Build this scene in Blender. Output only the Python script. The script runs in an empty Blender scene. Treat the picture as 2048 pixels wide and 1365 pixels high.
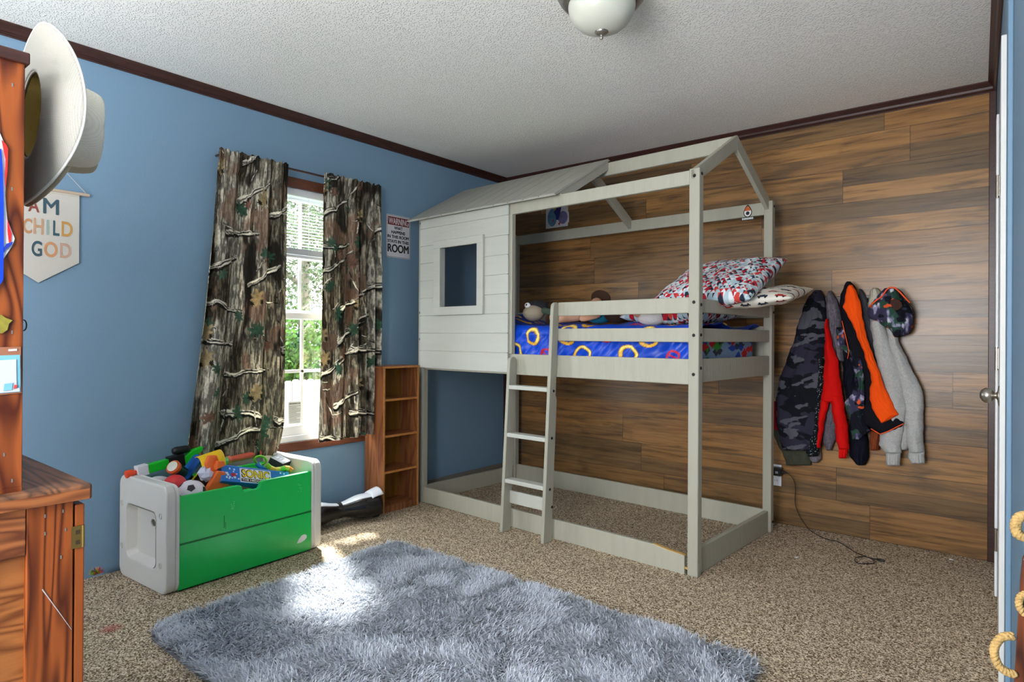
import bpy, bmesh, math, random
import numpy as np
from mathutils import Vector, Matrix, Euler
random.seed(7); RNG = np.random.RandomState(7)
S = bpy.context.scene; COL = S.collection; PI = math.pi

# ------------------------------------------------------------------ camera
CAM = Vector((3.3613, -4.0382, 1.1240)); FPX = 1267.0; V0 = 673.4
CF = Vector((-0.631403, 0.775453, 0.001869)); CR = Vector((0.775447, 0.631384, 0.006029)); CU = Vector((-0.003495, -0.005256, 0.999980))
cd = bpy.data.cameras.new('camera'); cam = bpy.data.objects.new('camera', cd); COL.objects.link(cam)
M = Matrix.Identity(4)
for i in range(3): M[i][0] = CR[i]; M[i][1] = CU[i]; M[i][2] = -CF[i]; M[i][3] = CAM[i]
cam.matrix_world = M
cd.sensor_width = 36; cd.lens = FPX/2048*36; cd.shift_y = -(682.5-V0)/2048; cd.clip_start = .02; cd.clip_end = 200
S.camera = cam

# ------------------------------------------------------------------ world, sun, window portal, added fill lights, exposure
W = bpy.data.worlds.new('sky'); S.world = W; W.use_nodes = True
nt = W.node_tree; nt.nodes.clear()
wo = nt.nodes.new('ShaderNodeOutputWorld'); bg = nt.nodes.new('ShaderNodeBackground')
bg.inputs[0].default_value = (.88, .94, 1, 1); bg.inputs[1].default_value = 13.5
nt.links.new(bg.outputs[0], wo.inputs[0])
def light(name, kind, loc, direction, energy, color=(1,1,1), size=None, portal=False):
    l = bpy.data.lights.new(name, kind); l.energy = energy; l.color = color
    o = bpy.data.objects.new(name, l); COL.objects.link(o); o.location = loc
    o.rotation_euler = Vector(direction).to_track_quat('-Z', 'Y').to_euler()
    if kind == 'AREA':
        l.shape = 'RECTANGLE'; l.size, l.size_y = size
    if kind == 'SUN': l.angle = math.radians(size)
    if portal: l.cycles.is_portal = True
    return o
light('sun', 'SUN', (-3, 2, 6), (.92, -.46, -1.12), 38.0, (1, .96, .90), 8)
light('window_sky_portal', 'AREA', (-.12, -1.875, 1.27), (1, 0, 0), 1, size=(.95, 1.5), portal=True)
# two unseen area lights added behind the camera to fill the room
light('rear_fill_light', 'AREA', (2.0, -5.36, 1.50), (-.22, 1, .30), 165, (.98, .99, 1), (2.4, 1.6))
light('side_fill_light', 'AREA', (.04, -4.35, 1.45), (1, .45, .05), 18, (.95, .98, 1), (1.0, 1.3))
S.view_settings.view_transform = 'Standard'; S.view_settings.look = 'None'
S.view_settings.gamma = 1; S.view_settings.use_curve_mapping = False; S.view_settings.exposure = 0.70
S.cycles.use_denoising = True; S.cycles.max_bounces = 8; S.cycles.diffuse_bounces = 5; S.cycles.sample_clamp_indirect = 6
S.cycles.caustics_reflective = False; S.cycles.caustics_refractive = False

# ------------------------------------------------------------------ helpers
def lin(c):
    return tuple(((x/12.92) if x <= .04045 else ((x+.055)/1.055)**2.4) for x in [v/255 for v in c])
def at(u, v, axis, val):
    d = CF + CR*((u-1024)/FPX) - CU*((v-V0)/FPX); i = 'xyz'.index(axis)
    return CAM + d*((val-CAM[i])/d[i])
def deep(u, v, dep): return CAM + (CF + CR*((u-1024)/FPX) - CU*((v-V0)/FPX))*dep

def mat(name, rgb, rough=.6, metal=0, spec=.4, bump=0, scale=60, vary=0, vscale=8, stretch=(1,1,1), coat=0, col2=None, emit=None, detail=4):
    m = bpy.data.materials.new(name); m.use_nodes = True; n = m.node_tree; b = n.nodes['Principled BSDF']
    c = lin(rgb) + (1,)
    b.inputs['Base Color'].default_value = c; b.inputs['Roughness'].default_value = rough
    b.inputs['Metallic'].default_value = metal; b.inputs['Specular IOR Level'].default_value = spec
    b.inputs['Coat Weight'].default_value = coat
    tc = n.nodes.new('ShaderNodeTexCoord'); mp = n.nodes.new('ShaderNodeMapping'); mp.inputs['Scale'].default_value = stretch
    n.links.new(tc.outputs['Object'], mp.inputs[0])
    if vary or col2:
        t = n.nodes.new('ShaderNodeTexNoise'); t.inputs['Scale'].default_value = vscale; t.inputs['Detail'].default_value = detail
        n.links.new(mp.outputs[0], t.inputs['Vector'])
        r = n.nodes.new('ShaderNodeValToRGB'); r.color_ramp.elements[0].position = .35; r.color_ramp.elements[1].position = .65
        c2 = lin(col2)+(1,) if col2 else tuple(x*(1-vary) for x in c[:3])+(1,)
        r.color_ramp.elements[0].color = c2; r.color_ramp.elements[1].color = c
        n.links.new(t.outputs['Fac'], r.inputs[0]); n.links.new(r.outputs[0], b.inputs['Base Color'])
    if bump:
        t2 = n.nodes.new('ShaderNodeTexNoise'); t2.inputs['Scale'].default_value = scale; t2.inputs['Detail'].default_value = 3
        n.links.new(mp.outputs[0], t2.inputs['Vector'])
        bp_ = n.nodes.new('ShaderNodeBump'); bp_.inputs['Strength'].default_value = bump; bp_.inputs['Distance'].default_value = .004
        n.links.new(t2.outputs['Fac'], bp_.inputs['Height']); n.links.new(bp_.outputs[0], b.inputs['Normal'])
    if emit: b.inputs['Emission Color'].default_value = c; b.inputs['Emission Strength'].default_value = emit
    return m
def attr_mat(name, rough=.8, bump=.3, scale=300, spec=.2, trans=0, sheen=0):
    m = bpy.data.materials.new(name); m.use_nodes = True; n = m.node_tree; b = n.nodes['Principled BSDF']
    a = n.nodes.new('ShaderNodeAttribute'); a.attribute_name = 'Col'
    n.links.new(a.outputs['Color'], b.inputs['Base Color']); b.inputs['Roughness'].default_value = rough
    b.inputs['Specular IOR Level'].default_value = spec; b.inputs['Sheen Weight'].default_value = sheen
    if bump:
        tc = n.nodes.new('ShaderNodeTexCoord'); t2 = n.nodes.new('ShaderNodeTexNoise'); t2.inputs['Scale'].default_value = scale
        n.links.new(tc.outputs['Object'], t2.inputs['Vector']); bp_ = n.nodes.new('ShaderNodeBump')
        bp_.inputs['Strength'].default_value = bump; bp_.inputs['Distance'].default_value = .002
        n.links.new(t2.outputs['Fac'], bp_.inputs['Height']); n.links.new(bp_.outputs[0], b.inputs['Normal'])
    if trans:
        out = n.nodes['Material Output']; tr = n.nodes.new('ShaderNodeBsdfTranslucent'); mx = n.nodes.new('ShaderNodeMixShader')
        n.links.new(a.outputs['Color'], tr.inputs[0]); mx.inputs[0].default_value = trans
        n.links.new(b.outputs[0], mx.inputs[1]); n.links.new(tr.outputs[0], mx.inputs[2]); n.links.new(mx.outputs[0], out.inputs[0])
    return m
def set_col(ob, rgb_srgb):
    """per-vertex colours, N x 3 in 0..255 sRGB"""
    a = np.clip(np.asarray(rgb_srgb, float)/255, 0, 1); l = np.where(a <= .04045, a/12.92, ((a+.055)/1.055)**2.4)
    ca = ob.data.color_attributes.new('Col', 'FLOAT_COLOR', 'POINT')
    ca.data.foreach_set('color', np.concatenate([l, np.ones((len(l), 1))], 1).astype('f').ravel())

class MB:
    def __init__(s): s.v = []; s.f = []
    def add(s, vs, fs, mtx=None):
        k = len(s.v)
        s.v += [tuple(mtx @ Vector(p)) for p in vs] if mtx is not None else [tuple(p) for p in vs]
        s.f += [tuple(i+k for i in f) for f in fs]; return s
    def box(s, x0, x1, y0, y1, z0, z1, mtx=None):
        vs = [(x,y,z) for x in (x0,x1) for y in (y0,y1) for z in (z0,z1)]
        return s.add(vs, [(0,1,3,2),(4,6,7,5),(0,4,5,1),(2,3,7,6),(0,2,6,4),(1,5,7,3)], mtx)
    def beam(s, p0, p1, w, h, up=(0,0,1)):
        p0, p1, up = Vector(p0), Vector(p1), Vector(up); d = (p1-p0).normalized(); a = d.cross(up).normalized(); b = a.cross(d).normalized()
        vs = [p + a*(w/2*i) + b*(h/2*j) for p in (p0,p1) for i in (-1,1) for j in (-1,1)]
        return s.add(vs, [(0,1,3,2),(4,6,7,5),(0,4,5,1),(2,3,7,6),(0,2,6,4),(1,5,7,3)])
    def prism(s, pts, a0, a1, axis='y', mtx=None):
        n = len(pts)
        def P(p, a):
            return {'x': (a,p[0],p[1]), 'y': (p[0],a,p[1]), 'z': (p[0],p[1],a)}[axis]
        return s.add([P(p,a0) for p in pts]+[P(p,a1) for p in pts],
              [tuple(range(n))[::-1], tuple(range(n,2*n))] + [(i,(i+1)%n,n+(i+1)%n,n+i) for i in range(n)], mtx)
    def ring(s, outer, inner, a0, a1, axis='y', mtx=None):
        n = len(outer)
        def P(p, a):
            return {'x': (a,p[0],p[1]), 'y': (p[0],a,p[1]), 'z': (p[0],p[1],a)}[axis]
        vs = [P(p,a) for a in (a0,a1) for L in (outer,inner) for p in L]; fs = []
        for i in range(n):
            j = (i+1)%n
            fs += [(i,j,n+j,n+i), (2*n+i,3*n+i,3*n+j,2*n+j), (i,2*n+i,2*n+j,j), (n+i,n+j,3*n+j,3*n+i)]
        return s.add(vs, fs, mtx)
    def tube(s, pts, r, n=10, closed=False):
        pts = [Vector(p) for p in pts]; m = len(pts); vs = []; fs = []; prev = None
        rs = r if isinstance(r, (list, tuple)) else [r]*m
        for i, p in enumerate(pts):
            if closed: d = (pts[(i+1)%m]-pts[i-1])
            else: d = pts[min(i+1,m-1)]-pts[max(i-1,0)]
            d.normalize()
            if prev is None:
                a = d.orthogonal().normalized()
            else:
                a = (prev - d*prev.dot(d))
                a = a.normalized() if a.length > 1e-6 else d.orthogonal().normalized()
            prev = a; b = d.cross(a)
            vs += [p + (a*math.cos(2*PI*k/n) + b*math.sin(2*PI*k/n))*rs[i] for k in range(n)]
        for i in range(m if closed else m-1):
            for k in range(n):
                q = (i+1)%m
                fs.append((i*n+k, i*n+(k+1)%n, q*n+(k+1)%n, q*n+k))
        if not closed: fs += [tuple(range(n))[::-1], tuple(range((m-1)*n, m*n))]
        return s.add(vs, fs)
    def lathe(s, prof, n=32, mtx=None):
        vs = []; fs = []; m = len(prof)
        for r, z in prof: vs += [(r*math.cos(2*PI*k/n), r*math.sin(2*PI*k/n), z) for k in range(n)]
        for i in range(m-1):
            for k in range(n): fs.append((i*n+k, i*n+(k+1)%n, (i+1)*n+(k+1)%n, (i+1)*n+k))
        fs += [tuple(range(n))[::-1], tuple(range((m-1)*n, m*n))]
        return s.add(vs, fs, mtx)
    def sphere(s, c, r, n=20, sc=(1,1,1), mtx=None):
        prof = [(max(r*math.sin(PI*i/n), 1e-5), -r*math.cos(PI*i/n)) for i in range(n+1)]
        T = Matrix.Translation(c) @ (mtx if mtx is not None else Matrix.Identity(4)) @ Matrix.Diagonal((sc[0],sc[1],sc[2],1))
        return s.lathe(prof, n*2, T)
    def grid(s, fn, nu, nv, wrap=False):
        vs = [fn(i/(nu-1 if not wrap else nu), j/(nv-1)) for j in range(nv) for i in range(nu)]
        fs = []
        for j in range(nv-1):
            for i in range(nu if wrap else nu-1):
                k = (i+1)%nu
                fs.append((j*nu+i, j*nu+k, (j+1)*nu+k, (j+1)*nu+i))
        return s.add(vs, fs)
    def build(s, name, m, parent=None, bevel=0, smooth=False, seg=2, solid=0, sub=0):
        me = bpy.data.meshes.new(name); me.from_pydata([tuple(p) for p in s.v], [], s.f); me.validate(); 
        bm = bmesh.new(); bm.from_mesh(me); bmesh.ops.recalc_face_normals(bm, faces=bm.faces); bm.to_mesh(me); bm.free()
        me.materials.append(m)
        if smooth: me.polygons.foreach_set('use_smooth', [True]*len(me.polygons))
        o = bpy.data.objects.new(name, me); COL.objects.link(o)
        if parent is not None: o.parent = parent
        if solid: q = o.modifiers.new('thick', 'SOLIDIFY'); q.thickness = solid; q.offset = 0
        if sub: q = o.modifiers.new('sub', 'SUBSURF'); q.levels = sub; q.render_levels = sub
        if bevel:
            q = o.modifiers.new('bevel', 'BEVEL'); q.width = bevel; q.segments = seg; q.limit_method = 'ANGLE'; q.angle_limit = .6
        return o
def empty(name, loc=(0,0,0), rz=0, label=None, cat=None, group=None):
    o = bpy.data.objects.new(name, None); COL.objects.link(o); o.location = loc; o.rotation_euler = (0,0,rz); o.empty_display_size = .05
    tag(o, label, cat, group); return o
def tag(o, label=None, cat=None, group=None, kind=None):
    if label: o['label'] = label
    if cat: o['category'] = cat
    if group: o['group'] = group
    if kind: o['kind'] = kind
    return o
def rrect(x0, x1, z0, z1, r, n=6):
    pts = []
    for cx, cz, a in ((x1-r,z1-r,0),(x0+r,z1-r,90),(x0+r,z0+r,180),(x1-r,z0+r,270)):
        for k in range(n+1):
            t = math.radians(a+90*k/n); pts.append((cx+r*math.cos(t), cz+r*math.sin(t)))
    return pts
def text(name, string, m, parent, origin, xdir, ydir, w, h, depth=.0008, bold=.0, shear=0):
    """flat lettering fitted to a w x h box; origin is its lower left corner"""
    heavy = bold if 'M' in string else 0; bold = 0 if 'M' in string else bold
    cu = bpy.data.curves.new(name, 'FONT'); cu.body = string; cu.size = 1; cu.offset = bold; cu.extrude = .002; cu.shear = shear
    to = bpy.data.objects.new(name+'_tmp', cu); COL.objects.link(to); bpy.context.view_layer.update()
    me = bpy.data.meshes.new_from_object(to.evaluated_get(bpy.context.evaluated_depsgraph_get()))
    if heavy:
        bm = bmesh.new(); bm.from_mesh(me); g0 = list(bm.verts)+list(bm.edges)+list(bm.faces)
        for q_, (ox, oy) in enumerate(((heavy,0),(-heavy,0),(0,heavy*.7),(0,-heavy*.7))):
            d_ = bmesh.ops.duplicate(bm, geom=g0); bmesh.ops.translate(bm, vec=(ox,oy,.0003*(q_+1)), verts=[q for q in d_['geom'] if isinstance(q, bmesh.types.BMVert)])
        bm.to_mesh(me); bm.free()
    bpy.data.objects.remove(to)
    co = np.zeros(len(me.vertices)*3); me.vertices.foreach_get('co', co); co = co.reshape(-1,3)
    mn, mx = co.min(0), co.max(0); sx = w/(mx[0]-mn[0]); sy = h/(mx[1]-mn[1])
    X, Y, O = Vector(xdir).normalized(), Vector(ydir).normalized(), Vector(origin); Z = X.cross(Y)
    out = np.array([O + X*((c[0]-mn[0])*sx) + Y*((c[1]-mn[1])*sy) + Z*(0 if c[2] < 0 else depth+max(0,c[2]-.00201)*.3) for c in co])
    me.vertices.foreach_set('co', out.ravel()); me.update()
    me.materials.clear(); me.materials.append(m); o = bpy.data.objects.new(name, me); COL.objects.link(o)
    if parent is not None: o.parent = parent
    return o
# value noise on arrays
def vnoise(x, y, seed=0):
    xi = np.floor(x).astype(int); yi = np.floor(y).astype(int); fx = x-xi; fy = y-yi
    fx = fx*fx*(3-2*fx); fy = fy*fy*(3-2*fy)
    def h(a, b):
        n = (a*374761393 + b*668265263 + seed*1442695) & 0x7fffffff
        n = ((n ^ (n >> 13))*1274126177) & 0x7fffffff
        return ((n ^ (n >> 16)) & 0xffff)/65535.0
    return (h(xi,yi)*(1-fx)+h(xi+1,yi)*fx)*(1-fy) + (h(xi,yi+1)*(1-fx)+h(xi+1,yi+1)*fx)*fy
def fbm(x, y, o=4, seed=0):
    r = 0; a = .5
    for k in range(o): r = r + a*vnoise(x*2**k, y*2**k, seed+k*17); a /= 2
    return r/(1-.5**o)
def mixc(c, d, w): return c*(1-w[..., None]) + np.asarray(d, float)*w[..., None]
def sm(e0, e1, x): t = np.clip((x-e0)/(e1-e0), 0, 1); return t*t*(3-2*t)
def seg_dist(x, y, ax, ay, bx, by):
    dx, dy = bx-ax, by-ay; t = np.clip(((x-ax)*dx+(y-ay)*dy)/(dx*dx+dy*dy+1e-12), 0, 1)
    return np.hypot(x-ax-t*dx, y-ay-t*dy), t

# ------------------------------------------------------------------ shared materials
def plank_mat():
    m = bpy.data.materials.new('laminate_planks'); m.use_nodes = True; n = m.node_tree; L = n.links; b = n.nodes['Principled BSDF']
    def N(t, **k):
        q = n.nodes.new(t)
        for a, c in k.items(): setattr(q, a, c)
        return q
    def Mth(op, a, c=None, d=None):
        q = N('ShaderNodeMath', operation=op)
        for i, s_ in enumerate((a, c, d)):
            if s_ is None: continue
            if isinstance(s_, (int, float)): q.inputs[i].default_value = s_
            else: L.new(s_, q.inputs[i])
        return q.outputs[0]
    tc = N('ShaderNodeTexCoord'); sx = N('ShaderNodeSeparateXYZ'); L.new(tc.outputs['Object'], sx.inputs[0]); X, Z = sx.outputs[0], sx.outputs[2]
    strip = Mth('FLOOR', Mth('DIVIDE', Z, .0955)); brd = Mth('FLOOR', Mth('DIVIDE', Z, .191))
    def wn(a, c=0.0):
        q = N('ShaderNodeTexWhiteNoise', noise_dimensions='2D'); cb = N('ShaderNodeCombineXYZ')
        L.new(a, cb.inputs[0])
        if not isinstance(c, float): L.new(c, cb.inputs[1])
        L.new(cb.outputs[0], q.inputs[0]); return q.outputs['Value']
    off = Mth('MULTIPLY', wn(brd), 1.25); xs = Mth('DIVIDE', Mth('ADD', X, off), 1.25); col = Mth('FLOOR', xs)
    key = Mth('ADD', Mth('MULTIPLY', strip, 7.31), Mth('MULTIPLY', col, 3.17)); tone = wn(key, col)
    tone2 = wn(Mth('ADD', key, 11.3), col)
    cb = N('ShaderNodeCombineXYZ'); L.new(Mth('MULTIPLY', X, 2.6), cb.inputs[0]); L.new(Mth('MULTIPLY', tone, 60.0), cb.inputs[1]); L.new(Mth('MULTIPLY', Z, 44.0), cb.inputs[2])
    g = N('ShaderNodeTexNoise'); g.inputs['Scale'].default_value = 1.0; g.inputs['Detail'].default_value = 7; g.inputs['Roughness'].default_value = .62; g.inputs['Distortion'].default_value = .6
    L.new(cb.outputs[0], g.inputs['Vector'])
    cb2 = N('ShaderNodeCombineXYZ'); L.new(Mth('MULTIPLY', X, 1.6), cb2.inputs[0]); L.new(Mth('MULTIPLY', tone, 31.0), cb2.inputs[1]); L.new(Mth('MULTIPLY', Z, 9.0), cb2.inputs[2])
    g2 = N('ShaderNodeTexNoise'); g2.inputs['Scale'].default_value = 1.4; g2.inputs['Detail'].default_value = 4; g2.inputs['Distortion'].default_value = 1.2
    L.new(cb2.outputs[0], g2.inputs['Vector'])
    base = N('ShaderNodeValToRGB'); e = base.color_ramp.elements
    e[0].color = lin((106,82,54))+(1,); e[1].color = lin((160,118,70))+(1,); e[1].position = 1
    q = e.new(.35); q.color = lin((128,98,64))+(1,); q = e.new(.7); q.color = lin((146,104,60))+(1,)
    L.new(tone2, base.inputs[0])
    gr = N('ShaderNodeValToRGB'); e = gr.color_ramp.elements; e[0].position = .30; e[0].color = (.30,.28,.28,1); e[1].position = .58; e[1].color = (1.12,1.1,1.05,1)
    q = e.new(.44); q.color = (.82,.80,.78,1)
    L.new(g.outputs['Fac'], gr.inputs[0])
    mul = N('ShaderNodeMix', data_type='RGBA', blend_type='MULTIPLY'); mul.inputs[0].default_value = 1
    L.new(base.outputs[0], mul.inputs[6]); L.new(gr.outputs[0], mul.inputs[7])
    gy = N('ShaderNodeMix', data_type='RGBA'); gm = N('ShaderNodeMapRange'); gm.inputs[1].default_value = .52; gm.inputs[2].default_value = .68; gm.inputs[4].default_value = .6
    L.new(g2.outputs['Fac'], gm.inputs[0]); L.new(gm.outputs[0], gy.inputs[0]); L.new(mul.outputs[2], gy.inputs[6]); gy.inputs[7].default_value = lin((78,64,48))+(1,)
    # seams
    fz = Mth('FRACT', Mth('DIVIDE', Z, .191)); fx = Mth('FRACT', xs)
    s1 = Mth('LESS_THAN', fz, .014); s2 = Mth('LESS_THAN', fx, .0022); seam = Mth('MAXIMUM', s1, s2)
    sm_ = N('ShaderNodeMix', data_type='RGBA'); L.new(Mth('MULTIPLY', seam, .75), sm_.inputs[0]); L.new(gy.outputs[2], sm_.inputs[6]); sm_.inputs[7].default_value = (.02,.012,.008,1)
    L.new(sm_.outputs[2], b.inputs['Base Color']); b.inputs['Roughness'].default_value = .30; b.inputs['Specular IOR Level'].default_value = .45
    bp_ = N('ShaderNodeBump'); bp_.inputs['Strength'].default_value = .25; bp_.inputs['Distance'].default_value = .002
    L.new(Mth('SUBTRACT', g.outputs['Fac'], Mth('MULTIPLY', seam, .6)), bp_.inputs['Height']); L.new(bp_.outputs[0], b.inputs['Normal'])
    return m
def grain_mat(name, light_c, dark_c, axis=2, scale=9, dist=3.0, rough=.4, spec=.4, rings=9):
    """pine grain: wavy rings stretched along one axis"""
    m = bpy.data.materials.new(name); m.use_nodes = True; n = m.node_tree; L = n.links; b = n.nodes['Principled BSDF']
    tc = n.nodes.new('ShaderNodeTexCoord'); mp = n.nodes.new('ShaderNodeMapping'); s_ = [1,1,1]; s_[axis] = .16; mp.inputs['Scale'].default_value = s_
    L.new(tc.outputs['Object'], mp.inputs[0])
    w = n.nodes.new('ShaderNodeTexNoise'); w.inputs['Scale'].default_value = scale; w.inputs['Detail'].default_value = 2; w.inputs['Distortion'].default_value = dist*.3
    L.new(mp.outputs[0], w.inputs['Vector'])
    mm = n.nodes.new('ShaderNodeMath'); mm.operation = 'MULTIPLY'; mm.inputs[1].default_value = rings; L.new(w.outputs['Fac'], mm.inputs[0])
    fr = n.nodes.new('ShaderNodeMath'); fr.operation = 'PINGPONG'; fr.inputs[1].default_value = 1; L.new(mm.outputs[0], fr.inputs[0])
    r = n.nodes.new('ShaderNodeValToRGB'); e = r.color_ramp.elements; e[0].position = .05; e[0].color = lin(dark_c)+(1,); e[1].position = .75; e[1].color = lin(light_c)+(1,)
    L.new(fr.outputs[0], r.inputs[0])
    f = n.nodes.new('ShaderNodeTexNoise'); f.inputs['Scale'].default_value = 90; mp2 = n.nodes.new('ShaderNodeMapping'); s2 = [1,1,1]; s2[axis] = .05; mp2.inputs['Scale'].default_value = s2
    L.new(tc.outputs['Object'], mp2.inputs[0]); L.new(mp2.outputs[0], f.inputs['Vector'])
    mx = n.nodes.new('ShaderNodeMix'); mx.data_type = 'RGBA'; mx.blend_type = 'MULTIPLY'; mx.inputs[0].default_value = .35
    L.new(r.outputs[0], mx.inputs[6]); L.new(f.outputs['Fac'], mx.inputs[7])
    L.new(mx.outputs[2], b.inputs['Base Color']); b.inputs['Roughness'].default_value = rough; b.inputs['Specular IOR Level'].default_value = spec
    return m
M_blue = mat('blue_wall_paint', (122,153,178), .55, bump=.12, scale=90, spec=.35)
M_plank = plank_mat()
M_crown = mat('dark_brown_trim', (66,38,32), .35, vary=.35, vscale=12, stretch=(1,1,6), spec=.5)
M_brown = mat('brown_window_casing', (112,68,50), .45, vary=.25, vscale=10, stretch=(8,1,8))
M_white = mat('white_plastic_trim', (236,237,240), .4)
M_paint = mat('grey_bed_paint', (174,171,155), .6, bump=.6, scale=120, stretch=(1.0,1,.12), vary=.06, vscale=30)
M_paintv = mat('grey_bed_paint_posts', (168,165,150), .6, bump=.35, scale=120, stretch=(1,1,.08), vary=.07, vscale=14)
M_pad = mat('whitewashed_boards', (190,190,181), .6, bump=.3, scale=80, stretch=(.12,1,1), vary=.04, vscale=20)
M_bolt = mat('dark_bolt_heads', (48,46,44), .4, metal=.8)
M_nickel = mat('brushed_nickel', (168,160,150), .3, metal=.95)
M_black = mat('black_plastic', (22,22,24), .35)
M_desk = grain_mat('orange_pine', (158,82,36), (84,34,14), 2, 8, 1.6, .35, .4, 26)
M_desky = grain_mat('orange_pine_long', (164,98,54), (104,54,28), 1, 8, 1.6, .5, .4, 26)
M_case = grain_mat('red_brown_veneer', (162,102,62), (128,74,46), 2, 6, 1.4, .4, .4, 18)
M_caseback = mat('amber_back_panel', (150,100,34), .5, vary=.3, vscale=30, stretch=(1,1,.06))
# ================================================================== SETTING
H = 2.44; XR = 3.235
def struct(name, mb, m, **k):
    o = mb.build(name, m, **k); o['kind'] = 'structure'; return o
# --- carpet floor
mc = bpy.data.materials.new('speckled_carpet'); mc.use_nodes = True; n = mc.node_tree; L = n.links; b = n.nodes['Principled BSDF']
tc = n.nodes.new('ShaderNodeTexCoord'); t = n.nodes.new('ShaderNodeTexVoronoi'); t.inputs['Scale'].default_value = 225; t.inputs['Randomness'].default_value = 1
L.new(tc.outputs['Object'], t.inputs['Vector'])
sc = n.nodes.new('ShaderNodeSeparateColor'); L.new(t.outputs['Color'], sc.inputs[0])
r = n.nodes.new('ShaderNodeValToRGB'); e = r.color_ramp.elements; e[0].position = .08; e[0].color = lin((84,68,52))+(1,); e[1].position = .9; e[1].color = lin((238,220,194))+(1,)
q = e.new(.45); q.color = lin((160,138,112))+(1,)
L.new(sc.outputs[0], r.inputs[0])
t2 = n.nodes.new('ShaderNodeTexNoise'); t2.inputs['Scale'].default_value = 2.2; L.new(tc.outputs['Object'], t2.inputs['Vector'])
mr = n.nodes.new('ShaderNodeMapRange'); mr.inputs[3].default_value = .86; mr.inputs[4].default_value = 1.08; L.new(t2.outputs['Fac'], mr.inputs[0])
mx = n.nodes.new('ShaderNodeMix'); mx.data_type = 'RGBA'; mx.blend_type = 'MULTIPLY'; mx.inputs[0].default_value = 1; L.new(r.outputs[0], mx.inputs[6]); L.new(mr.outputs[0], mx.inputs[7])
# a faint red stain spot beside the desk
vm = n.nodes.new('ShaderNodeVectorMath'); vm.operation = 'DISTANCE'; vm.inputs[1].default_value = (.64,-3.12,0); L.new(tc.outputs['Object'], vm.inputs[0])
ms = n.nodes.new('ShaderNodeMapRange'); ms.inputs[1].default_value = .02; ms.inputs[2].default_value = .045; ms.inputs[3].default_value = .6; ms.inputs[4].default_value = 0; L.new(vm.outputs['Value'], ms.inputs[0])
mx2 = n.nodes.new('ShaderNodeMix'); mx2.data_type = 'RGBA'; L.new(ms.outputs[0], mx2.inputs[0]); L.new(mx.outputs[2], mx2.inputs[6]); mx2.inputs[7].default_value = lin((170,84,76))+(1,)
L.new(mx2.outputs[2], b.inputs['Base Color']); b.inputs['Roughness'].default_value = .95; b.inputs['Specular IOR Level'].default_value = .1
bp_ = n.nodes.new('ShaderNodeBump'); bp_.inputs['Strength'].default_value = .9; bp_.inputs['Distance'].default_value = .006; L.new(sc.outputs[0], bp_.inputs['Height']); L.new(bp_.outputs[0], b.inputs['Normal'])
struct('floor', MB().box(-.1, 4.2, -5.5, .1, -.1, 0), mc)
# --- popcorn ceiling
mp_ = bpy.data.materials.new('popcorn_ceiling'); mp_.use_nodes = True; n = mp_.node_tree; L = n.links; b = n.nodes['Principled BSDF']
b.inputs['Base Color'].default_value = lin((242,240,234))+(1,); b.inputs['Roughness'].default_value = .85; b.inputs['Specular IOR Level'].default_value = .2
tc = n.nodes.new('ShaderNodeTexCoord'); v = n.nodes.new('ShaderNodeTexVoronoi'); v.inputs['Scale'].default_value = 105; L.new(tc.outputs['Object'], v.inputs['Vector'])
t = n.nodes.new('ShaderNodeTexNoise'); t.inputs['Scale'].default_value = 130; L.new(tc.outputs['Object'], t.inputs['Vector'])
mm = n.nodes.new('ShaderNodeMapRange'); mm.interpolation_type = 'SMOOTHSTEP'; mm.inputs[1].default_value = .12; mm.inputs[2].default_value = .52; mm.inputs[3].default_value = 1; mm.inputs[4].default_value = 0; L.new(v.outputs['Distance'], mm.inputs[0])
bp_ = n.nodes.new('ShaderNodeBump'); bp_.inputs['Strength'].default_value = .6; bp_.inputs['Distance'].default_value = .006; L.new(mm.outputs[0], bp_.inputs['Height']); L.new(bp_.outputs[0], b.inputs['Normal'])
struct('ceiling', MB().box(-.1, 4.2, -5.5, .1, H, H+.1), mp_)
# --- left wall with window opening
WY0, WY1, WZ0, WZ1 = -2.335, -1.415, .50, 2.00
mb = MB(); mb.box(-.1,0,-5.5,WY0,0,H); mb.box(-.1,0,WY1,.1,0,H); mb.box(-.1,0,WY0,WY1,0,WZ0); mb.box(-.1,0,WY0,WY1,WZ1,H)
struct('wall_left', mb, M_blue)
struct('wall_back', MB().box(0, XR+.1, 0, .1, 0, H), M_plank)
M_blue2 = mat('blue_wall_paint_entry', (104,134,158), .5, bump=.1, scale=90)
WK = .0490
def wx(y): return XR - WK*y
def wseg(mb, y0, y1, z0, z1, o0=0, o1=.1): return mb.prism([(wx(y0)+o0,y0),(wx(y1)+o0,y1),(wx(y1)+o1,y1),(wx(y0)+o1,y0)], z0, z1, 'z')
mb = MB(); wseg(mb,0,-.54,0,H); wseg(mb,-1.53,-5.5,0,H); wseg(mb,-.54,-1.53,2.10,H); wseg(mb,-.5,-1.6,0,2.15,.1,.12)  # last segment: unseen backing added behind the door to keep sky light out
struct('wall_right', mb, M_blue2)
struct('wall_rear', MB().box(-.1, 3.7, -5.5, -5.4, 0, H), M_blue2)
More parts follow.
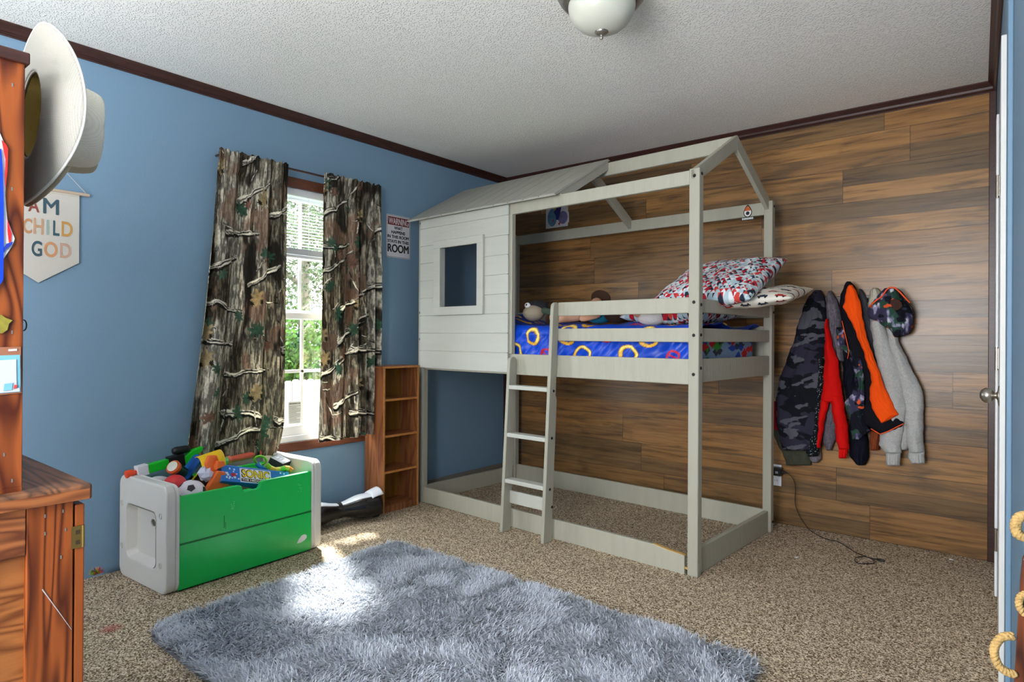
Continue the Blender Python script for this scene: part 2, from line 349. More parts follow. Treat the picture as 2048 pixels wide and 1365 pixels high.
# --- crown mouldings, profile swept along each wall
def crown(name, p0, p1, nrm):
    p0, p1, nn = Vector(p0), Vector(p1), Vector(nrm)
    prof = [(0,0),(.036,0),(.036,-.006),(.030,-.012),(.018,-.026),(.014,-.036),(.016,-.039),(.013,-.043),(.006,-.046),(.006,-.052),(0,-.052)]
    k = len(prof); vs = [p + nn*a + Vector((0,0,b)) for p in (p0,p1) for a, b in prof]
    fs = [tuple(range(k)), tuple(range(k,2*k))[::-1]] + [(i,(i+1)%k,k+(i+1)%k,k+i) for i in range(k)]
    struct(name, MB().add(vs, fs), M_crown)
crown('trim_1', (0,-5.4,H), (0,0,H), (1,0,0)); crown('trim_2', (0,0,H), (XR,0,H), (0,-1,0)); crown('trim_3', (XR,0,H), (wx(-5.4),-5.4,H), (-1,-WK,0))
struct('trim_5', MB().box(XR-.03, XR, -.014, 0, 0, H-.05), M_crown, bevel=.003)
struct('trim_6', MB().box(0, .014, -.02, 0, 0, H-.05).box(0,.03,-.01,0,0,H-.05), M_crown, bevel=.003)
M_base = mat('painted_baseboard', (128,122,112), .6)
struct('baseboard_left', MB().box(0,.012,-1.05,0,0,.09), M_base, bevel=.003)
# entry jog trims (painted casing facing the camera)
struct('trim_7', wseg(MB(),-1.86,-1.96,0,H-.05,-.012,0), M_blue2, bevel=.003)
struct('trim_4', wseg(MB(),-2.60,-2.62,0,H-.05,-.006,0), M_blue2, bevel=.002)

# --- window: casing, frame, two sashes, glass, sill
oc = [(WY0-.055,WZ0-.055),(WY1+.055,WZ0-.055),(WY1+.055,WZ1+.06),(WY0-.055,WZ1+.06)]; ic = [(WY0,WZ0),(WY1,WZ0),(WY1,WZ1),(WY0,WZ1)]
def rr(y0,y1,z0,z1): return [(y0,z0),(y1,z0),(y1,z1),(y0,z1)]
wf = struct('window_1', MB().ring(rr(WY0,WY1,WZ0,WZ1), rr(WY0+.03,WY1-.03,WZ0+.035,WZ1-.03), -.09, -.002, 'x'), M_white, bevel=.002)
MB().ring(oc, ic, 0, .014, 'x').build('casing', M_brown, wf, bevel=.003)
def sash(name, x0, x1, z0, z1, mid):
    s_ = MB(); s_.ring(rr(WY0+.03,WY1-.03,z0,z1), rr(WY0+.07,WY1-.07,z0+.055,z1-.035), x0, x1, 'x')
    yc = (WY0+WY1)/2
    s_.box(x0+.006, x1-.006, yc-.009, yc+.009, z0+.05, z1-.03); s_.box(x0+.006, x1-.006, WY0+.065, WY1-.065, mid-.009, mid+.009)
    return s_.build(name, M_white, wf, bevel=.002)
up = sash('upper_sash', -.075, -.05, 1.225, WZ1-.03, 1.60); lo = sash('lower_sash', -.048, -.022, WZ0+.035, 1.265, .915)
mg = bpy.data.materials.new('window_glass'); mg.use_nodes = True; n = mg.node_tree; n.nodes.remove(n.nodes['Principled BSDF'])
tr = n.nodes.new('ShaderNodeBsdfTransparent'); gl = n.nodes.new('ShaderNodeBsdfGlossy'); gl.inputs['Roughness'].default_value = .02; mxs = n.nodes.new('ShaderNodeMixShader'); mxs.inputs[0].default_value = .06
tr.inputs[0].default_value = (.96,.98,.97,1)
n.links.new(tr.outputs[0], mxs.inputs[1]); n.links.new(gl.outputs[0], mxs.inputs[2]); n.links.new(mxs.outputs[0], n.nodes['Material Output'].inputs[0])
MB().box(-.064,-.061, WY0+.065, WY1-.065, 1.27, WZ1-.06).build('glass_pane', mg, up); MB().box(-.037,-.034, WY0+.065, WY1-.065, WZ0+.085, 1.235).build('glass_pane', mg, lo)
# paper notice stuck on the lower pane
nt_ = MB().box(-.032,-.0315,-1.965,-1.872,.60,.735).build('paper_notice', mat('thin_paper', (214,216,212), .8)); tag(nt_, 'small printed paper notice stuck low on the window pane', 'notice')
mtx = mat('grey_print', (120,122,124), .8); k = MB()
for i in range(13): k.box(-.0314,-.0311,-1.958,-1.88 - (.03 if i%4==3 else 0), .608+i*.0082, .6105+i*.0082)
k.build('printed_lines', mtx, nt_)
text('heading', 'PERFORMANCE DATA', mat('black_print',(40,40,40),.8), nt_, (-.0313,-1.957,.718), (0,1,0), (0,0,1), .08, .009)
# --- mini blind, drawn half up
bl = empty('window_blind', (-.012,-1.875,WZ1-.005), 0, 'white slatted mini blind pulled half way up inside the window between camouflage curtains', 'window blind')
mbl = mat('white_blind', (232,234,236), .5)
MB().box(-.014,.014,-.455,.455,-.035,0).build('headrail', mbl, bl, bevel=.002)
k = MB(); z = -.055
while z > -.335:
    a = math.radians(14); T = Matrix.Translation((0,0,z)) @ Matrix.Rotation(a, 4, 'Y'); k.box(-.0125,.0125,-.45,.45,-.001,.001,T); z -= .0185
z0 = z
for i in range(12): k.box(-.0125,.0125,-.45,.45,z0-.003*i-.001,z0-.003*i+.0006)
k.build('slats', mbl, bl)
MB().box(-.012,.012,-.45,.45,z0-.054,z0-.037).build('bottom_rail', mbl, bl, bevel=.002)
k = MB()
for y in (-.33,0.02,.33): MB().tube([(0.013,y,-.03),(0.013,y,z0-.04)], .0012, 6).build('lift_cord', mbl, bl)

# --- closed/open white entry door leaf standing edge-on at the right
HP = Vector((3.262,-.545,0)); FE = Vector((3.293,-1.515,0)); dd = (FE-HP); L_ = dd.length; ang = math.atan2(dd.y, dd.x)
door = empty('door_1', HP, ang); door['kind'] = 'structure'
M_door = mat('white_door_paint', (222,222,220), .45, vary=.06, vscale=9)
MB().box(0, L_, 0, .034, .012, 2.09).build('door_leaf', M_door, door, bevel=.003)
MB().box(L_-.0005, L_+.0015, .022, .034, .03, 1.98).build('worn_edge', mat('bare_chipped_edge', (172,160,132), .8, vary=.5, vscale=40), door)
for z in (.25, 1.045, 1.80):
    h_ = MB(); h_.tube([(-.004,-.006,z-.05),(-.004,-.006,z+.05)], .006, 10); h_.box(-.004,.02,-.0022,.0005,z-.045,z+.045); h_.build('hinge', M_nickel, door)
KZ = .945; kx = L_-.065
T = Matrix.Translation((kx,0,KZ)) @ Matrix.Rotation(PI/2, 4, 'X')
k = MB().lathe([(.001,0),(.032,0),(.032,.003),(.014,.006),(.010,.009),(.010,.014),(.015,.016),(.022,.020),(.0255,.029),(.024,.038),(.018,.046),(.010,.051),(.001,.052)], 28, T)
k.build('knob', M_nickel, door, smooth=True)
# door jamb behind the leaf
struct('trim_8', wseg(MB(),-.44,-.538,0,2.12,-.010,0), M_white, bevel=.003)
# ================================================================== HOUSE BED
TH = .0481; BX, BY = 2.1185, -1.177
bed = empty('house_bed', (BX,BY,0), -TH, 'grey painted wooden house-shaped loft bed with a slatted half roof and a low ladder', 'bed')
def BW(lx, ly, z): # bed local -> world
    return Vector((BX + lx*math.cos(TH) + ly*math.sin(TH), BY - lx*math.sin(TH) + ly*math.cos(TH), z))
LX0, W_, PT = -1.995, .99, .05     # left end, width, post size
posts = [(-.008,.045,0,.045),( -.005,.045,W_-.045,W_),(LX0,LX0+.055,0,.045),(LX0,LX0+.055,W_-.045,W_)]
for x0,x1,y0,y1 in posts:
    MB().box(x0,x1,y0,y1,0,1.932).build('post', M_paintv, bed, bevel=.005)
def board(name, x0,x1,y0,y1,z0,z1,m=None,bv=.004): return MB().box(x0,x1,y0,y1,z0,z1).build(name, m or M_paint, bed, bevel=bv)
board('eave_rail', LX0+.055,-.008,.004,.030,1.858,1.926); board('eave_rail', LX0+.055,-.005,W_-.030,W_-.004,1.855,1.93)
# front rails
board('side_rail', LX0+.055,-.008,.006,.030,.905,1.027); board('side_rail', LX0+.055,-.008,W_-.03,W_-.006,.905,1.2)
board('guard_rail', -.795,-.008,.006,.028,1.246,1.322); board('guard_rail', -.795,-.008,.006,.028,1.107,1.176)
# base rails; the front one is split at its right end
bfr = MB().prism([(LX0+.055,.004),(-.022,-.004),(-.022,.088),(-.05,.091),(-.12,.096),(-.19,.108),(LX0+.055,.108)], .002, .026, 'y').build('base_rail', M_paint, bed, bevel=.003)
M_raw = mat('raw_split_pine', (214,170,96), .7, vary=.2, vscale=60)
MB().prism([(-.022,.0885),(-.05,.0915),(-.12,.0965),(-.19,.1085),(-.19,.1105),(-.12,.0995),(-.05,.094),(-.022,.0905)], .004, .024, 'y').build('split_edge', M_raw, bfr)
k = MB(); k.tube([(-.024,.012,.030),(-.006,.010,.028)], .006, 10); k.build('dowel_peg', M_raw, bfr)
board('base_rail', LX0+.055,-.005,W_-.030,W_-.006,.0,.125); board('base_rail', .005,.030,.045,W_-.045,0,.125); board('base_rail', LX0+.015,LX0+.04,.045,W_-.045,0,.11)
# end rails, right
for z0,z1 in ((.915,1.027),(1.108,1.175),(1.250,1.316)):
    board('end_rail', .008,.032,.045,W_-.045,z0,z1)
    board('end_rail', LX0+.015,LX0+.038,.045,W_-.045,z0,z1)
board('guard_rail', LX0+.055,-.005,W_-.030,W_-.008,1.25,1.32)
# platform under the mattress
k = MB()
for i in range(14):
    x = LX0+.08+i*.137; k.box(x,x+.09,.03,W_-.03,.945,.962)
k.build('platform_slats', M_paint, bed)
# roof frame
RZ, RY = 2.205, .49
def rafter(lx, back):
    y0, y1 = (.0, RY) if not back else (W_, RY); z0 = 1.915
    s_ = 1 if not back else -1; L2 = math.hypot(RY, RZ-z0); ny, nz = -(RZ-z0)/L2*s_, RY/L2
    h = .066; pts = [(y0,z0+.012),(y1,RZ),(y1,RZ-h/nz),(y0+s_*.02,z0-h*.72),(y0,z0-.035)]
    if back: pts = [(W_,z0+.012),(RY,RZ),(RY,RZ-h/nz),(W_-.02,z0-h*.72),(W_,z0-.035)]
    MB().prism(pts, lx, lx+.024, 'x').build('rafter', M_paint, bed, bevel=.003)
for lx in (0.0, LX0+.01):
    rafter(lx, False); rafter(lx, True)
rafter(-.93, True)
board('ridge_beam', LX0+.01,0.0,RY-.012,RY+.012,RZ-.082,RZ-.004)
# roof boards (front slope only)
ang = math.atan2(RZ+.012-1.915, RY+.045); SL = math.hypot(RZ+.012-1.915, RY+.045); k = MB(); n = 11; x0, x1 = -2.06, -.775; w = (x1-x0)/n
for i in range(n):
    T = Matrix.Translation((0,-.045,1.912)) @ Matrix.Rotation(ang, 4, 'X')
    a, b = x0+i*w, x0+(i+1)*w-.0055; k.box(a, b, 0, SL, 0, .012, T); k.box(b-.001, b+.0065, 0, SL, 0, .004, T)
M_roof = mat('roof_board_paint', (170,168,158), .6, bump=.3, scale=90, stretch=(1,.12,1), vary=.05, vscale=20)
k.build('roof_panel', M_roof, bed)
k = MB()
T = Matrix.Translation((0,-.045,1.912)) @ Matrix.Rotation(ang, 4, 'X'); k.box(x1-.026,x1-.002,.05,SL-.02,-.045,0,T); k.build('roof_batten', M_roof, bed)
# front wall of boards with the cut out window
k = MB(); zt = 1.918; x0, x1 = -1.962, -1.157; wx0, wx1, wz0, wz1 = -1.753,-1.401,1.32,1.71; z = .917; ph = .1175
rnd = random.Random(3)
while z < zt-.01:
    za, zb = z, min(z+ph-.004, zt); g = rnd.uniform(0,.003)
    def pl(a, b, c, d):
        if d-c > .001: k.box(a,b,-.013,-.001,c,d)
    if zb <= wz0 or za >= wz1: pl(x0,x1+g,za,zb)
    else:
        pl(x0,wx0,za,zb); pl(wx1,x1+g,za,zb)
        if za < wz0: pl(wx0,wx1,za,wz0)
        if zb > wz1: pl(wx0,wx1,wz1,zb)
    z += ph
k.box(x0+.01,wx0-.003,-.008,.001,.93,zt); k.box(wx1+.003,x1-.01,-.008,.001,.93,zt); k.box(wx0-.01,wx1+.01,-.008,.001,.93,wz0-.003); k.box(wx0-.01,wx1+.01,-.008,.001,wz1+.003,zt)
k.build('board_wall', M_pad, bed, bevel=.0015)
k = MB(); o_ = (-1.812,-1.352,1.268,1.757)
k.box(o_[0],o_[1],-.030,-.013,wz1-.002,o_[3]); k.box(o_[0],o_[1],-.030,-.013,o_[2],wz0+.002); k.box(o_[0],wx0+.006,-.028,-.013,wz0,wz1); k.box(wx1-.006,o_[1],-.028,-.013,wz0,wz1)
k.box(wx0-.004,wx0+.004,-.012,.02,wz0,wz1); k.box(wx1-.004,wx1+.004,-.012,.02,wz0,wz1)
k.build('window_frame', M_pad, bed, bevel=.002)
MB().box(-1.165,-1.135,.0,.03,1.027,1.86).build('wall_stud', M_paint, bed, bevel=.002)
# ladder
def lad_leg(lx, ztop):
    top_y, bot_y = -.045, -.115; k = MB(); w = .022; d = .07
    def yy(z): return bot_y + (top_y-bot_y)*z/1.32
    pts = [(yy(0),0),(yy(0)+d,0)] + [(yy(ztop*f)+d-(.012 if ztop > 1.2 and f > .6 else 0), ztop*f) for f in (.59,.61,.9)]
    zt_ = ztop
    for a in range(0,181,20):
        t = math.radians(a); pts.append((yy(zt_)+d/2+.0*a+(d/2-.004)*math.cos(t), zt_-.034+.034*math.sin(t)))
    pts = pts[:5] + pts[5:]
    k.prism(pts, lx, lx+w, 'x'); return k.build('ladder_leg', M_paintv, bed, bevel=.003)
l1 = lad_leg(-1.118, 1.012); l2 = lad_leg(-.812, 1.322)
for z in (.298,.562,.838):
    y = -.115+.07*z/1.32
    MB().box(-1.097,-.811,y+.004,y+.066,z-.014,z+.010).build('ladder_rung', M_pad, bed, bevel=.004)
MB().box(-1.097,-.811,-.052,-.034,.160,.232).build('ladder_brace', M_pad, bed, bevel=.002)
# bolts
k = MB()
def bolt(p, ax):
    T = Matrix.Translation(p) @ (Matrix.Rotation(PI/2, 4, 'X') if ax == 'y' else Matrix.Rotation(PI/2, 4, 'Y'))
    MB().lathe([(.0001,0),(.0075,0),(.008,.0015),(.006,.003),(.0055,.0022),(.003,.0022),(.0001,.0015)], 14, T).build('bolt', M_bolt, bed)
for z in (1.895,1.297,1.14,.955): bolt((.02,-.0005,z),'y')
for z in (1.905,1.285,1.142,.985,): bolt((.0455,.022,z),'x')
for z in (1.9,1.28,.06): bolt((.0455,W_-.02,z),'x')
for z in (1.9,1.29,1.11): bolt((LX0+.02,-.0005,z),'y')
for z in (.32,.60,.86): bolt((-.789,-.115+.07*z/1.32+.034,z-.03),'x')
bolt((-.789,-.045,.19),'x')

# ---- bedding, in bed coordinates
def bput(o): o.location = (BX,BY,0); o.rotation_euler = (0,0,-TH); return o
# mattress with light blue printed sheet
NX, NY = 60, 240
def matt_pattern(s, t): # s along depth, t height/along
    x = s*30; y = t*8; c = np.ones(s.shape+(3,))*np.array([126,152,182.])
    for q in range(90):
        r_ = random.Random(q*5+1); cx, cy = r_.uniform(0,30), r_.uniform(0,8); col = [(60,140,50),(190,40,40),(40,70,160),(60,60,70)][q%4]
        d = np.abs(x-cx)/r_.uniform(.8,1.4) + np.abs(y-cy)/r_.uniform(1.0,1.8) + .35*vnoise(x*3,y*3,q)
        c = mixc(c, col, 1-sm(.85,1.0,d))
    return c
mt = MB()
def mfn(u, v):  # perimeter wrap x height
    return None
x0,x1,y0,y1,z0,z1 = -1.92,-.012,.06,.80,.965,1.150
n1, n2 = 420, 64; vs = []; uv = []
per = []
for i in range(n1): # front then right then back
    per.append((x0+(x1-x0)*i/n1, y0))
for i in range(n1): per.append((x1, y0+(y1-y0)*i/n1))
for i in range(40): per.append((x1-(x1-x0)*i/40, y1))
for i in range(10): per.append((x0, y1-(y1-y0)*i/10))
P = len(per)
for j in range(n2):
    f = j/(n2-1); ins = .02*(2*f-1)**6
    for i,(a,b) in enumerate(per):
        cx, cy = (x0+x1)/2, (y0+y1)/2
        vs.append((a-ins*np.sign(a-cx), b-ins*np.sign(b-cy), z0+(z1-z0)*f)); uv.append((i/P*3.4, f*.19))
fs = [(j*P+i, j*P+(i+1)%P, (j+1)*P+(i+1)%P, (j+1)*P+i) for j in range(n2-1) for i in range(P)]
k = MB(); k.add(vs, fs); k.add([], [])
top = len(k.v) - P; k.f.append(tuple(range(top, top+P)))
mo = k.build('mattress', attr_mat('printed_sheet', .9), None); bput(mo)
tag(mo, 'mattress under a pale blue superhero-colour printed sheet on the loft bed platform', 'mattress')
mo['label'] = 'mattress under a pale blue printed sheet on the loft bed platform'
uv = np.array(uv); set_col(mo, matt_pattern(uv[:,0]*9/30*1.0, uv[:,1]*5))
# blue comforter
def comf_pattern(x, y):   # metres
    c = np.ones(x.shape+(3,))*np.array([4,64,184.]); c = c*(0.82+.36*fbm(x*3,y*3,3,5))[...,None]
    r_ = random.Random(11)
    cells = []
    for i in range(-1,9):
        for j in range(-1,7):
            cx = i*.26 + (j%2)*.13 + r_.uniform(-.02,.02); cy = j*.115+.035 + r_.uniform(-.015,.015)
            cells.append((cx,cy,(i+j*2)%3,r_.uniform(.9,1.15),r_.uniform(-.3,.3)))
    for cx,cy,kind,sc,an in cells:
        dx, dy = x-cx, y-cy; ca, sa = math.cos(an), math.sin(an); ux, uy = dx*ca+dy*sa, -dx*sa+dy*ca
        d = np.hypot(ux, uy*1.06)
        if kind in (0,2):
            R_ = .050*sc
            ring = 1-sm(.0115,.0135,np.abs(d-R_)); c = mixc(c,(96,52,18),ring)
            ring = 1-sm(.0090,.0105,np.abs(d-R_)); c = mixc(c,(232,176,52),ring)
            ring = 1-sm(.0040,.0055,np.abs(d-R_-.0012)); c = mixc(c,(252,232,130),ring*sm(-.6,.2,uy/R_+ux/R_*.3))
        elif kind == 1:
            R_ = .030*sc
            ring = 1-sm(.0058,.0072,np.abs(d-R_)); c = mixc(c,(196,28,44),ring)
            bar = (1-sm(.004,.006,np.abs(ux+uy)*.7))*(d<R_); c = mixc(c,(196,28,44),bar)
    return c
nu, nv = 560, 190
def cf(u, v):
    lx = -1.935 + u*1.905
    # path length v: hang at the front, roll over the edge, run back
    L1, Lr = .165, .05; T_ = L1+Lr+.86; p = v*T_
    bump_ = .055*math.exp(-((lx+1.72)/.30)**2) + .012*math.exp(-((lx+1.25)/.2)**2)
    wob = .006*math.sin(lx*9+1)+.004*math.sin(lx*23)
    ztop = 1.190 + bump_
    if p < L1:
        f = p/L1; y = .042 + .0075*math.sin(lx*31+f*6+math.sin(lx*7)*2)*(.4+.6*f) + .005*math.sin(lx*71-f*11+math.sin(lx*13)*2) + .008*math.sin(f*PI); z = 1.0 + (ztop-.045-1.0)*f
    elif p < L1+Lr:
        a = (p-L1)/Lr*PI/2; y = .046+.045*(1-math.cos(a)) + .003*math.sin(lx*31+4); z = ztop-.045+.045*math.sin(a)
    else:
        q = p-L1-Lr; y = .091+q
        fold = .010*math.sin(lx*14+q*9)+.008*math.sin(lx*27-q*14+1)+ .006*math.sin(lx*5-q*30)
        z = ztop + wob + fold*min(1, q/.1) + .03*math.exp(-((lx+1.6)/.25)**2)*math.exp(-((q-.5)/.3)**2)
    hf = .005*(1 if p > L1*.1 else p/(L1*.1))
    dg = lx*.8 + p*1.3; y -= hf*math.sin(dg*38)*math.exp(-((lx+1.45)/.4)**2)
    return (lx, y, z)
k = MB().grid(cf, nu, nv); co = k.build('comforter', attr_mat('satin_comforter', .40, bump=.6, scale=22, spec=.4), None, smooth=True, solid=.006); bput(co)
U, V_ = np.meshgrid(np.linspace(0,1,nu), np.linspace(0,1,nv)); set_col(co, comf_pattern((U*1.905).ravel(), (V_*1.075).ravel()))
tag(co, 'shiny royal blue comforter printed with gold and red rings on the loft bed', 'comforter')

# pillows
def pillow(name, w, h, t, nu, nv, pat, m, loc, rot, label, cat='pillow'):
    def f(side):
        def g(u, v):
            a, b = u*2-1, v*2-1; pr = max(0,(1-abs(a)**3.2))**.5*max(0,(1-abs(b)**3.2))**.5
            q = 1-.05*(1-abs(b)**2)*abs(a)**4; q2 = 1-.06*(1-abs(a)**2)*abs(b)**4
            cr = .006*math.sin(a*9+b*5)*pr + .005*math.sin(a*4-b*13)*pr
            return (a*w/2*q, b*h/2*q2, side*(t/2*pr) + cr*.6)
        return g
    k = MB(); k.grid(f(1), nu, nv); k.grid(f(-1), nu, nv)
    o = k.build(name, m, None, smooth=True)
    U, V_ = np.meshgrid(np.linspace(0,1,nu), np.linspace(0,1,nv)); c = pat((U*w).ravel(), (V_*h).ravel()); set_col(o, np.concatenate([c, c]))
    o.matrix_world = Matrix.Translation(loc) @ Matrix.Rotation(-TH,4,'Z') @ Euler(rot).to_matrix().to_4x4(); tag(o, label, cat); return o
def tri_pat(x, y):
    s_ = .028; hgt = s_*.866; r_ = np.floor(y/hgt).astype(int); fy = y/hgt-r_; xs = x/s_+.5*(r_%2); ci = np.floor(xs).astype(int); fx = xs-ci
    up = (np.abs(fx-.5)*2 < (1-fy)); key = ((r_*73856093) ^ (ci*19349663) ^ ((up*1 + (fx > .5)*2*(1-up))*83492791)) & 0xffff; key = (key*2654435761 & 0xffffffff) >> 16
    kk = (key % 12); c = np.ones(x.shape+(3,))*np.array([222,228,232.])
    c[kk < 4] = (176,198,208); c[(kk == 4)|(kk == 5)] = (186,32,48); c[(kk == 6)|(kk == 7)] = (34,44,60); c[kk == 8] = (206,70,60)
    return c
def car_pat(x, y):
    c = np.ones(x.shape+(3,))*np.array([226,220,208.])
    for i in range(9):
        for j in range(7):
            cx, cy = i*.085+(j%2)*.04+.02, j*.075+.02; col = [(60,62,66),(40,52,70),(170,50,44)][(i+j)%3]
            bx_ = (np.abs(x-cx) < .026) & (np.abs(y-cy) < .008); c[bx_] = col
            c[(np.abs(x-cx+.002) < .014) & (np.abs(y-cy-.011) < .006)] = col
            for w_ in (-.015,.015): c[np.hypot(x-cx-w_, y-cy+.009) < .006] = (24,24,26)
    return c
MP = attr_mat('printed_cotton', .85, .2, 200)
PG = 'pillows at the bed end'
o = pillow('pillow', .56, .60, .15, 240, 260, tri_pat, MP, BW(-.085,.50,1.428), (.42,-.04,.0), 'plump red, navy and grey triangle print pillow tilted on top over the bed end'); o['group'] = PG
o = pillow('pillow', .46, .62, .13, 200, 260, tri_pat, MP, BW(-.262,.47,1.262), (.05,-.03,0), 'triangle print pillow lying flat on the comforter beneath the tilted one'); o['group'] = PG
o = pillow('pillow', .50, .60, .09, 190, 210, car_pat, MP, BW(.07,.60,1.348), (.14,-.06,.12), 'white pillow with small dark car prints sticking out under the triangle pillow'); o['group'] = PG

# doll lying on the bed behind the guard rail
doll = empty('plush_doll', BW(-.66,.26,1.212), -TH, 'soft plush doll with peach limbs and teal shorts lying on the blue comforter', 'doll')
M_pch = mat('peach_plush', (222,168,136), .9, bump=.3, scale=300); M_brn = mat('dark_brown_plush', (64,42,30), .95, bump=.5, scale=250); M_teal = mat('teal_cloth', (24,124,158), .8, bump=.3)
M_wh = mat('white_cloth', (222,220,222), .9, bump=.3)
def caps(name, pts, r, m, par): return MB().tube(pts, r, 16).build(name, m, par, smooth=True, sub=1)
caps('leg', [(-.34,-.06,.03),(-.30,-.06,.035),(-.20,-.05,.04),(-.10,-.02,.05)], [.030,.038,.034,.036], M_pch, doll)
caps('leg', [(-.26,.33,.15),(-.25,.27,.12),(-.16,.12,.06),(-.08,.04,.05)], [.04,.036,.034,.036], M_pch, doll)
T = Matrix.Translation((-.345,-.062,.03)) @ Matrix.Rotation(-PI/2+.2,4,'Y'); MB().sphere((0,0,0),1,12,(.038,.042,.012),None).build('sole', M_brn, doll, smooth=True).matrix_local = T
T = Matrix.Translation((-.262,.36,.17)) @ Matrix.Rotation(-1.2,4,'X'); MB().sphere((0,0,0),1,12,(.075,.055,.016),None).build('sole', M_brn, doll, smooth=True).matrix_local = T
MB().sphere((-.03,-.0,.05),1,14,(.085,.075,.055)).build('shorts', M_teal, doll, smooth=True)
MB().sphere((.085,.0,.055),1,14,(.075,.07,.055)).build('torso', M_brn, doll, smooth=True)
MB().sphere((.20,-.01,.065),1,16,(.068,.07,.062)).build('head', M_brn, doll, smooth=True)
MB().sphere((.175,-.07,.055),1,12,(.03,.012,.022)).build('ear', M_pch, doll, smooth=True); MB().sphere((.24,-.035,.08),1,12,(.035,.04,.03)).build('face', M_pch, doll, smooth=True)
caps('arm', [(.04,-.07,.05),(-.02,-.12,.03),(-.08,-.13,.02)], [.022,.02,.022], M_pch, doll)
pl = empty('plush_toy', BW(-.32,.21,1.245), 0, 'fluffy white plush toy between the doll and the triangle pillow', 'plush toy')
MB().sphere((0,0,0),1,14,(.085,.07,.055)).build('body', mat('white_fluff',(214,208,204),1,bump=1,scale=120), pl, smooth=True)
MB().sphere((-.055,-.045,.02),1,12,(.035,.03,.03)).build('head', M_pch, pl, smooth=True)
pg = empty('plush_bird', BW(-1.10,.16,1.275), 0, 'grey and black plush toy with a beige belly at the left end of the mattress', 'plush toy')
MB().sphere((0,0,0),1,14,(.07,.06,.05)).build('belly', mat('beige_plush',(150,138,118),.95,bump=.5,scale=200), pg, smooth=True)
MB().sphere((.0,.035,.035),1,14,(.075,.06,.045)).build('back', mat('black_plush',(34,34,38),.95,bump=.5,scale=200), pg, smooth=True)
MB().sphere((-.02,-.035,.045),1,10,(.02,.015,.017)).build('eye_patch', M_wh, pg, smooth=True); MB().sphere((-.018,-.048,.048),.006,8).build('pupil', M_black, pg, smooth=True)
caps('wing', [(.05,.0,.02),(.12,.02,.0),(.19,.03,-.01)], [.025,.02,.008], mat('dark_green_plush',(60,74,62),.95), pg)

# eye sticker on the back eave rail
st = empty('sticker', BW(-.105,W_-.0305,1.885), -TH, 'small drop-shaped eye sticker in orange and white on the back rail of the bed', 'sticker')
def disc(m_, name, pts, y, par): return MB().prism(pts, y-.0004, y, 'y').build(name, m_, par)
drop = [(.026*math.cos(t)*(1 if math.sin(t)<0 else 1-.45*math.sin(t)), .034*math.sin(t)*(1.0 if math.sin(t)<0 else 1.25)+.0) for t in np.linspace(0,2*PI,36,endpoint=False)]
disc(M_black, 'outline', drop, -.0002, st); disc(mat('sticker_white',(230,230,230),.5), 'white_field', [(x*.82,z*.82) for x,z in drop], -.0008, st)
disc(mat('sticker_orange',(206,96,44),.5), 'orange_cap', [(x*.82,z*.82) for x,z in drop if z>.004], -.0012, st); disc(M_black, 'pupil', [(.011*math.cos(t), -.008+.011*math.sin(t)) for t in np.linspace(0,2*PI,20,endpoint=False)], -.0014, st)
disc(M_black, 'caption_band', [(-.04,-.05),(.04,-.05),(.04,-.03),(-.04,-.03)], -.0006, st)
k = MB()
for i in range(7): k.box(-.034+i*.010,-.027+i*.010,-.0016,-.001,-.046,-.034)
k.build('caption_marks', mat('sticker_white2',(230,230,230),.5), st)
# ================================================================== BOOKCASE, TOY BOX, HOVERBOARD, RUG
bc = empty('bookcase', (.012,-1.438,0), 0, 'narrow red-brown wooden bookcase with three empty shelves between window and loft bed', 'bookcase')
DX, DY, DZ = .185, .30, .922; tk = .014
MB().box(0,DX,0,tk,0,DZ).build('side_panel', M_case, bc, bevel=.0015); MB().box(0,DX,DY-tk,DY,0,DZ).build('side_panel', M_case, bc, bevel=.0015)
MB().box(0,DX+.002,-.003,DY+.004,DZ,DZ+.014).build('top_panel', M_case, bc, bevel=.002); MB().box(0,.006,tk,DY-tk,.0,DZ).build('back_panel', M_caseback, bc)
for z in (.04,.262,.492,.724): MB().box(.006,DX-.004,tk,DY-tk,z-.012,z+.002).build('shelf', M_case, bc, bevel=.001)
M_edge = mat('pale_shelf_edge', (196,132,70), .5, vary=.2, vscale=40)
MB().box(DX,DX+.003,0,tk-.002,0,DZ).build('edge_strip', M_edge, bc); MB().box(DX,DX+.003,DY-tk,DY,0,DZ).build('edge_strip', M_edge, bc)
for z in (.262,.492,.724): MB().box(DX-.004,DX-.001,tk,DY-tk,z-.012,z+.002).build('edge_strip', M_edge, bc)
MB().box(DX+.002,DX+.004,-.002,DY+.004,DZ+.001,DZ+.013).build('edge_strip', M_edge, bc)
MB().box(.006,DX-.002,tk,DY-tk,.0,.028).build('plinth', M_case, bc)

